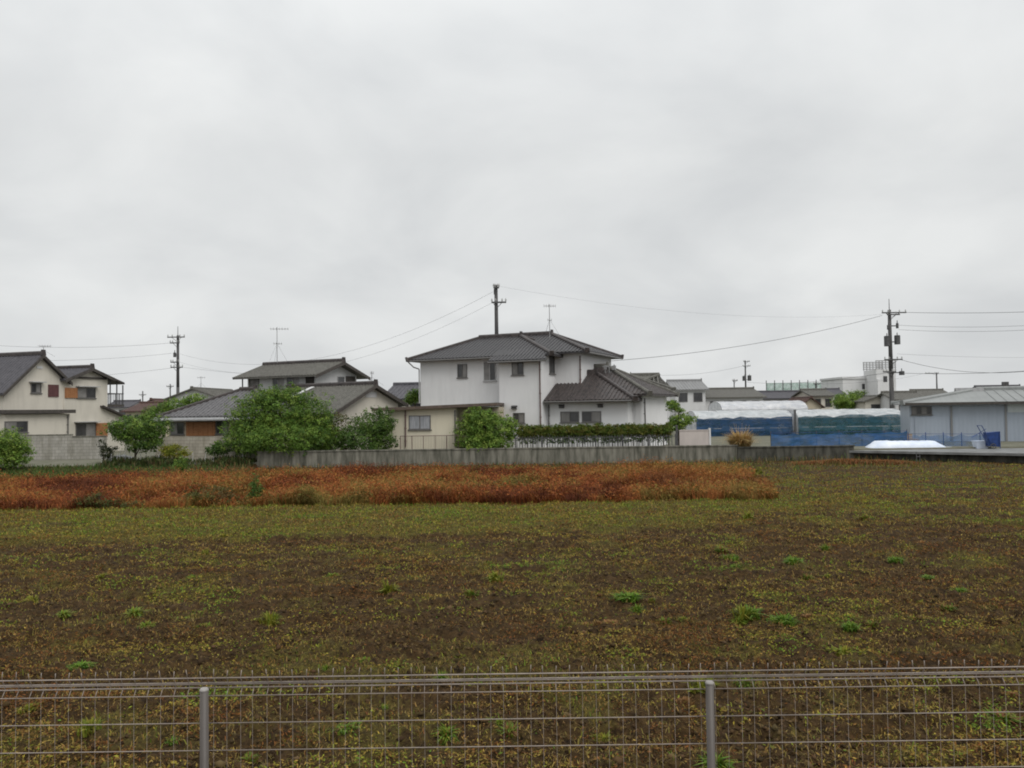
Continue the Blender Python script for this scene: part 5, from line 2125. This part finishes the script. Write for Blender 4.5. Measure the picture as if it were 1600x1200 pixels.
wire((266, 536, 90), (-60, 536, 92), .5, 0.0120, 'upper wire crossing the sky left of the left pole')
wire((269, 552, 90), (-60, 560, 92), .5, 0.0108, 'middle wire crossing the sky left of the left pole')
wire((268, 575, 90), (-60, 590, 88), .5, 0.0120, 'lowest wire left of the left pole running behind the gables')
wire((287, 574, 90), (560, 585, 120), .6, 0.0096, 'faint wire right of the left pole passing the two storey house')
wire((1160, 572, 165), (1000, 585, 150), .8, 0.0180, 'faint wire left of the far pole with twin boxes')
wire((1446, 583, 190), (1276, 600, 120), .6, 0.0150, 'faint wire from the one armed far pole to the net')

# ------------------------------------------------------------------ foreground mesh fence
FD = 3.2
fx0 = P(323, 1100, FD).x
fx1 = P(1107, 1100, FD).x
span = fx1 - fx0
zt = P(800, 1052.5, FD).z
root = empty('mesh_fence', (fx0, FD, .78), 0, 'brown wire mesh fence with spiked top across the foreground', 'fence')
zt -= .78
SP = .0522
levels = [zt, zt - .068]
prof = [(0, zt + .030), (0, zt), (.018, zt - .026), (.02, zt - .045), (.0, zt - .069), (0, .04)]
hz = [(0, zt), (.017, zt - .024), (.018, zt - .030), (.02, zt - .044), (0, zt - .069)]
z = zt - .069 - .106
while z > .05:
    hz.append((0, z))
    z -= .106


def fpanel(xa, xb):
    b = MB()
    n = int(round((xb - xa) / SP))
    for i in range(n):
        x = xa + (i + .5) * (xb - xa) / n
        jx = random.uniform(-.003, .003)
        pts = [Vector((x + jx, y, z)) for y, z in prof]
        pts[0] += Vector((random.uniform(-.004, .004), random.uniform(-.006, .004), random.uniform(-.004, .004)))
        b.path(pts[:5], .0017, n=5)
        b.path(pts[4:], .00055, n=5)
    for (y, z) in hz:
        b.tube((xa, y - .003, z), (xb, y - .003, z), .0019 if z < zt - .05 else .0026, n=6)
    return b.build('mesh_panel', MT['mesh'], root, True)


for k in (-1, 0, 1):
    fpanel(k * span + .0008, (k + 1) * span - .0008)
for k in (-1, 0, 1, 2):
    x = k * span
    b = MB()
    n = 12
    w = .0165
    b.tube((x, -.026, -.1), (x, -.026, zt - .041), w, w, 14)
    po = b.build('post', MT['post'], root, True)
    b = MB()
    b.tube((x, -.026, zt - .041), (x, -.026, zt - .036), w * 1.06, w * 1.06, 14)
    b.tube((x, -.026, zt - .036), (x, -.026, zt - .031), w * 1.06, w * .8, 14)
    b.build('cap', MT['cap'], po)

# ------------------------------------------------------------------ sky and light
SUN_AZ = R(145)      # clockwise from +Y: behind the camera, to the right
SUN_EL = R(48)
wd = bpy.data.worlds.new('World')
S.world = wd
wd.use_nodes = True
nt = wd.node_tree
bg = nt.nodes['Background']
sky = N(nt, 'ShaderNodeTexSky')
sky.sky_type = 'NISHITA'
sky.sun_disc = False
sky.sun_elevation = SUN_EL
sky.sun_rotation = SUN_AZ
sky.dust_density = 4
tc = N(nt, 'ShaderNodeTexCoord')
sx = N(nt, 'ShaderNodeSeparateXYZ')
nt.links.new(tc.outputs['Generated'], sx.inputs[0])
# project the view direction on a cloud layer
zc = N(nt, 'ShaderNodeMath', operation='MAXIMUM')
zc.inputs[1].default_value = 0.0
nt.links.new(sx.outputs['Z'], zc.inputs[0])
za = N(nt, 'ShaderNodeMath', operation='ADD')
za.inputs[1].default_value = 0.42
nt.links.new(zc.outputs[0], za.inputs[0])
dx = N(nt, 'ShaderNodeMath', operation='DIVIDE')
dy = N(nt, 'ShaderNodeMath', operation='DIVIDE')
nt.links.new(sx.outputs['X'], dx.inputs[0])
nt.links.new(za.outputs[0], dx.inputs[1])
nt.links.new(sx.outputs['Y'], dy.inputs[0])
nt.links.new(za.outputs[0], dy.inputs[1])
cb = N(nt, 'ShaderNodeCombineXYZ')
nt.links.new(dx.outputs[0], cb.inputs['X'])
nt.links.new(dy.outputs[0], cb.inputs['Y'])
no = N(nt, 'ShaderNodeTexNoise', Scale=2.1, Detail=7, Roughness=0.5, Distortion=0.3)
nt.links.new(cb.outputs[0], no.inputs['Vector'])
cr = N(nt, 'ShaderNodeValToRGB')
e = cr.color_ramp.elements
e[0].position, e[0].color = .32, (.635, .652, .662, 1)
e[1].position, e[1].color = .66, (.82, .832, .828, 1)
nt.links.new(no.outputs['Fac'], cr.inputs['Fac'])
# the cloud deck is brighter overhead than at the horizon
el = N(nt, 'ShaderNodeMapRange')
el.inputs['From Min'].default_value = 0.30
el.inputs['From Max'].default_value = 0.95
el.inputs['To Min'].default_value = 1.0
el.inputs['To Max'].default_value = 1.75
nt.links.new(sx.outputs['Z'], el.inputs['Value'])
ml = N(nt, 'ShaderNodeVectorMath', operation='SCALE')
nt.links.new(cr.outputs['Color'], ml.inputs[0])
nt.links.new(el.outputs['Result'], ml.inputs['Scale'])
m10 = N(nt, 'ShaderNodeVectorMath', operation='SCALE')
m10.inputs['Scale'].default_value = 10.0
nt.links.new(ml.outputs[0], m10.inputs[0])
mx = N(nt, 'ShaderNodeMix', data_type='RGBA')
mx.inputs['Factor'].default_value = 0.96
nt.links.new(sky.outputs[0], mx.inputs['A'])
nt.links.new(m10.outputs[0], mx.inputs['B'])
nt.links.new(mx.outputs['Result'], bg.inputs['Color'])
bg.inputs['Strength'].default_value = 0.1

sd = bpy.data.lights.new('sun', 'SUN')
sd.energy = 1.5
sd.angle = R(40)
sd.color = (1, .97, .93)
so = bpy.data.objects.new('sun', sd)
COL.objects.link(so)
dirv = Vector((math.sin(SUN_AZ) * math.cos(SUN_EL), math.cos(SUN_AZ) * math.cos(SUN_EL), math.sin(SUN_EL)))
so.rotation_euler = (-dirv).to_track_quat('-Z', 'Y').to_euler()
so.location = dirv * 50

S.cycles.filter_width = 1.9
S.view_settings.view_transform = 'Standard'
S.view_settings.look = 'None'
S.view_settings.exposure = 0
S.view_settings.gamma = 1
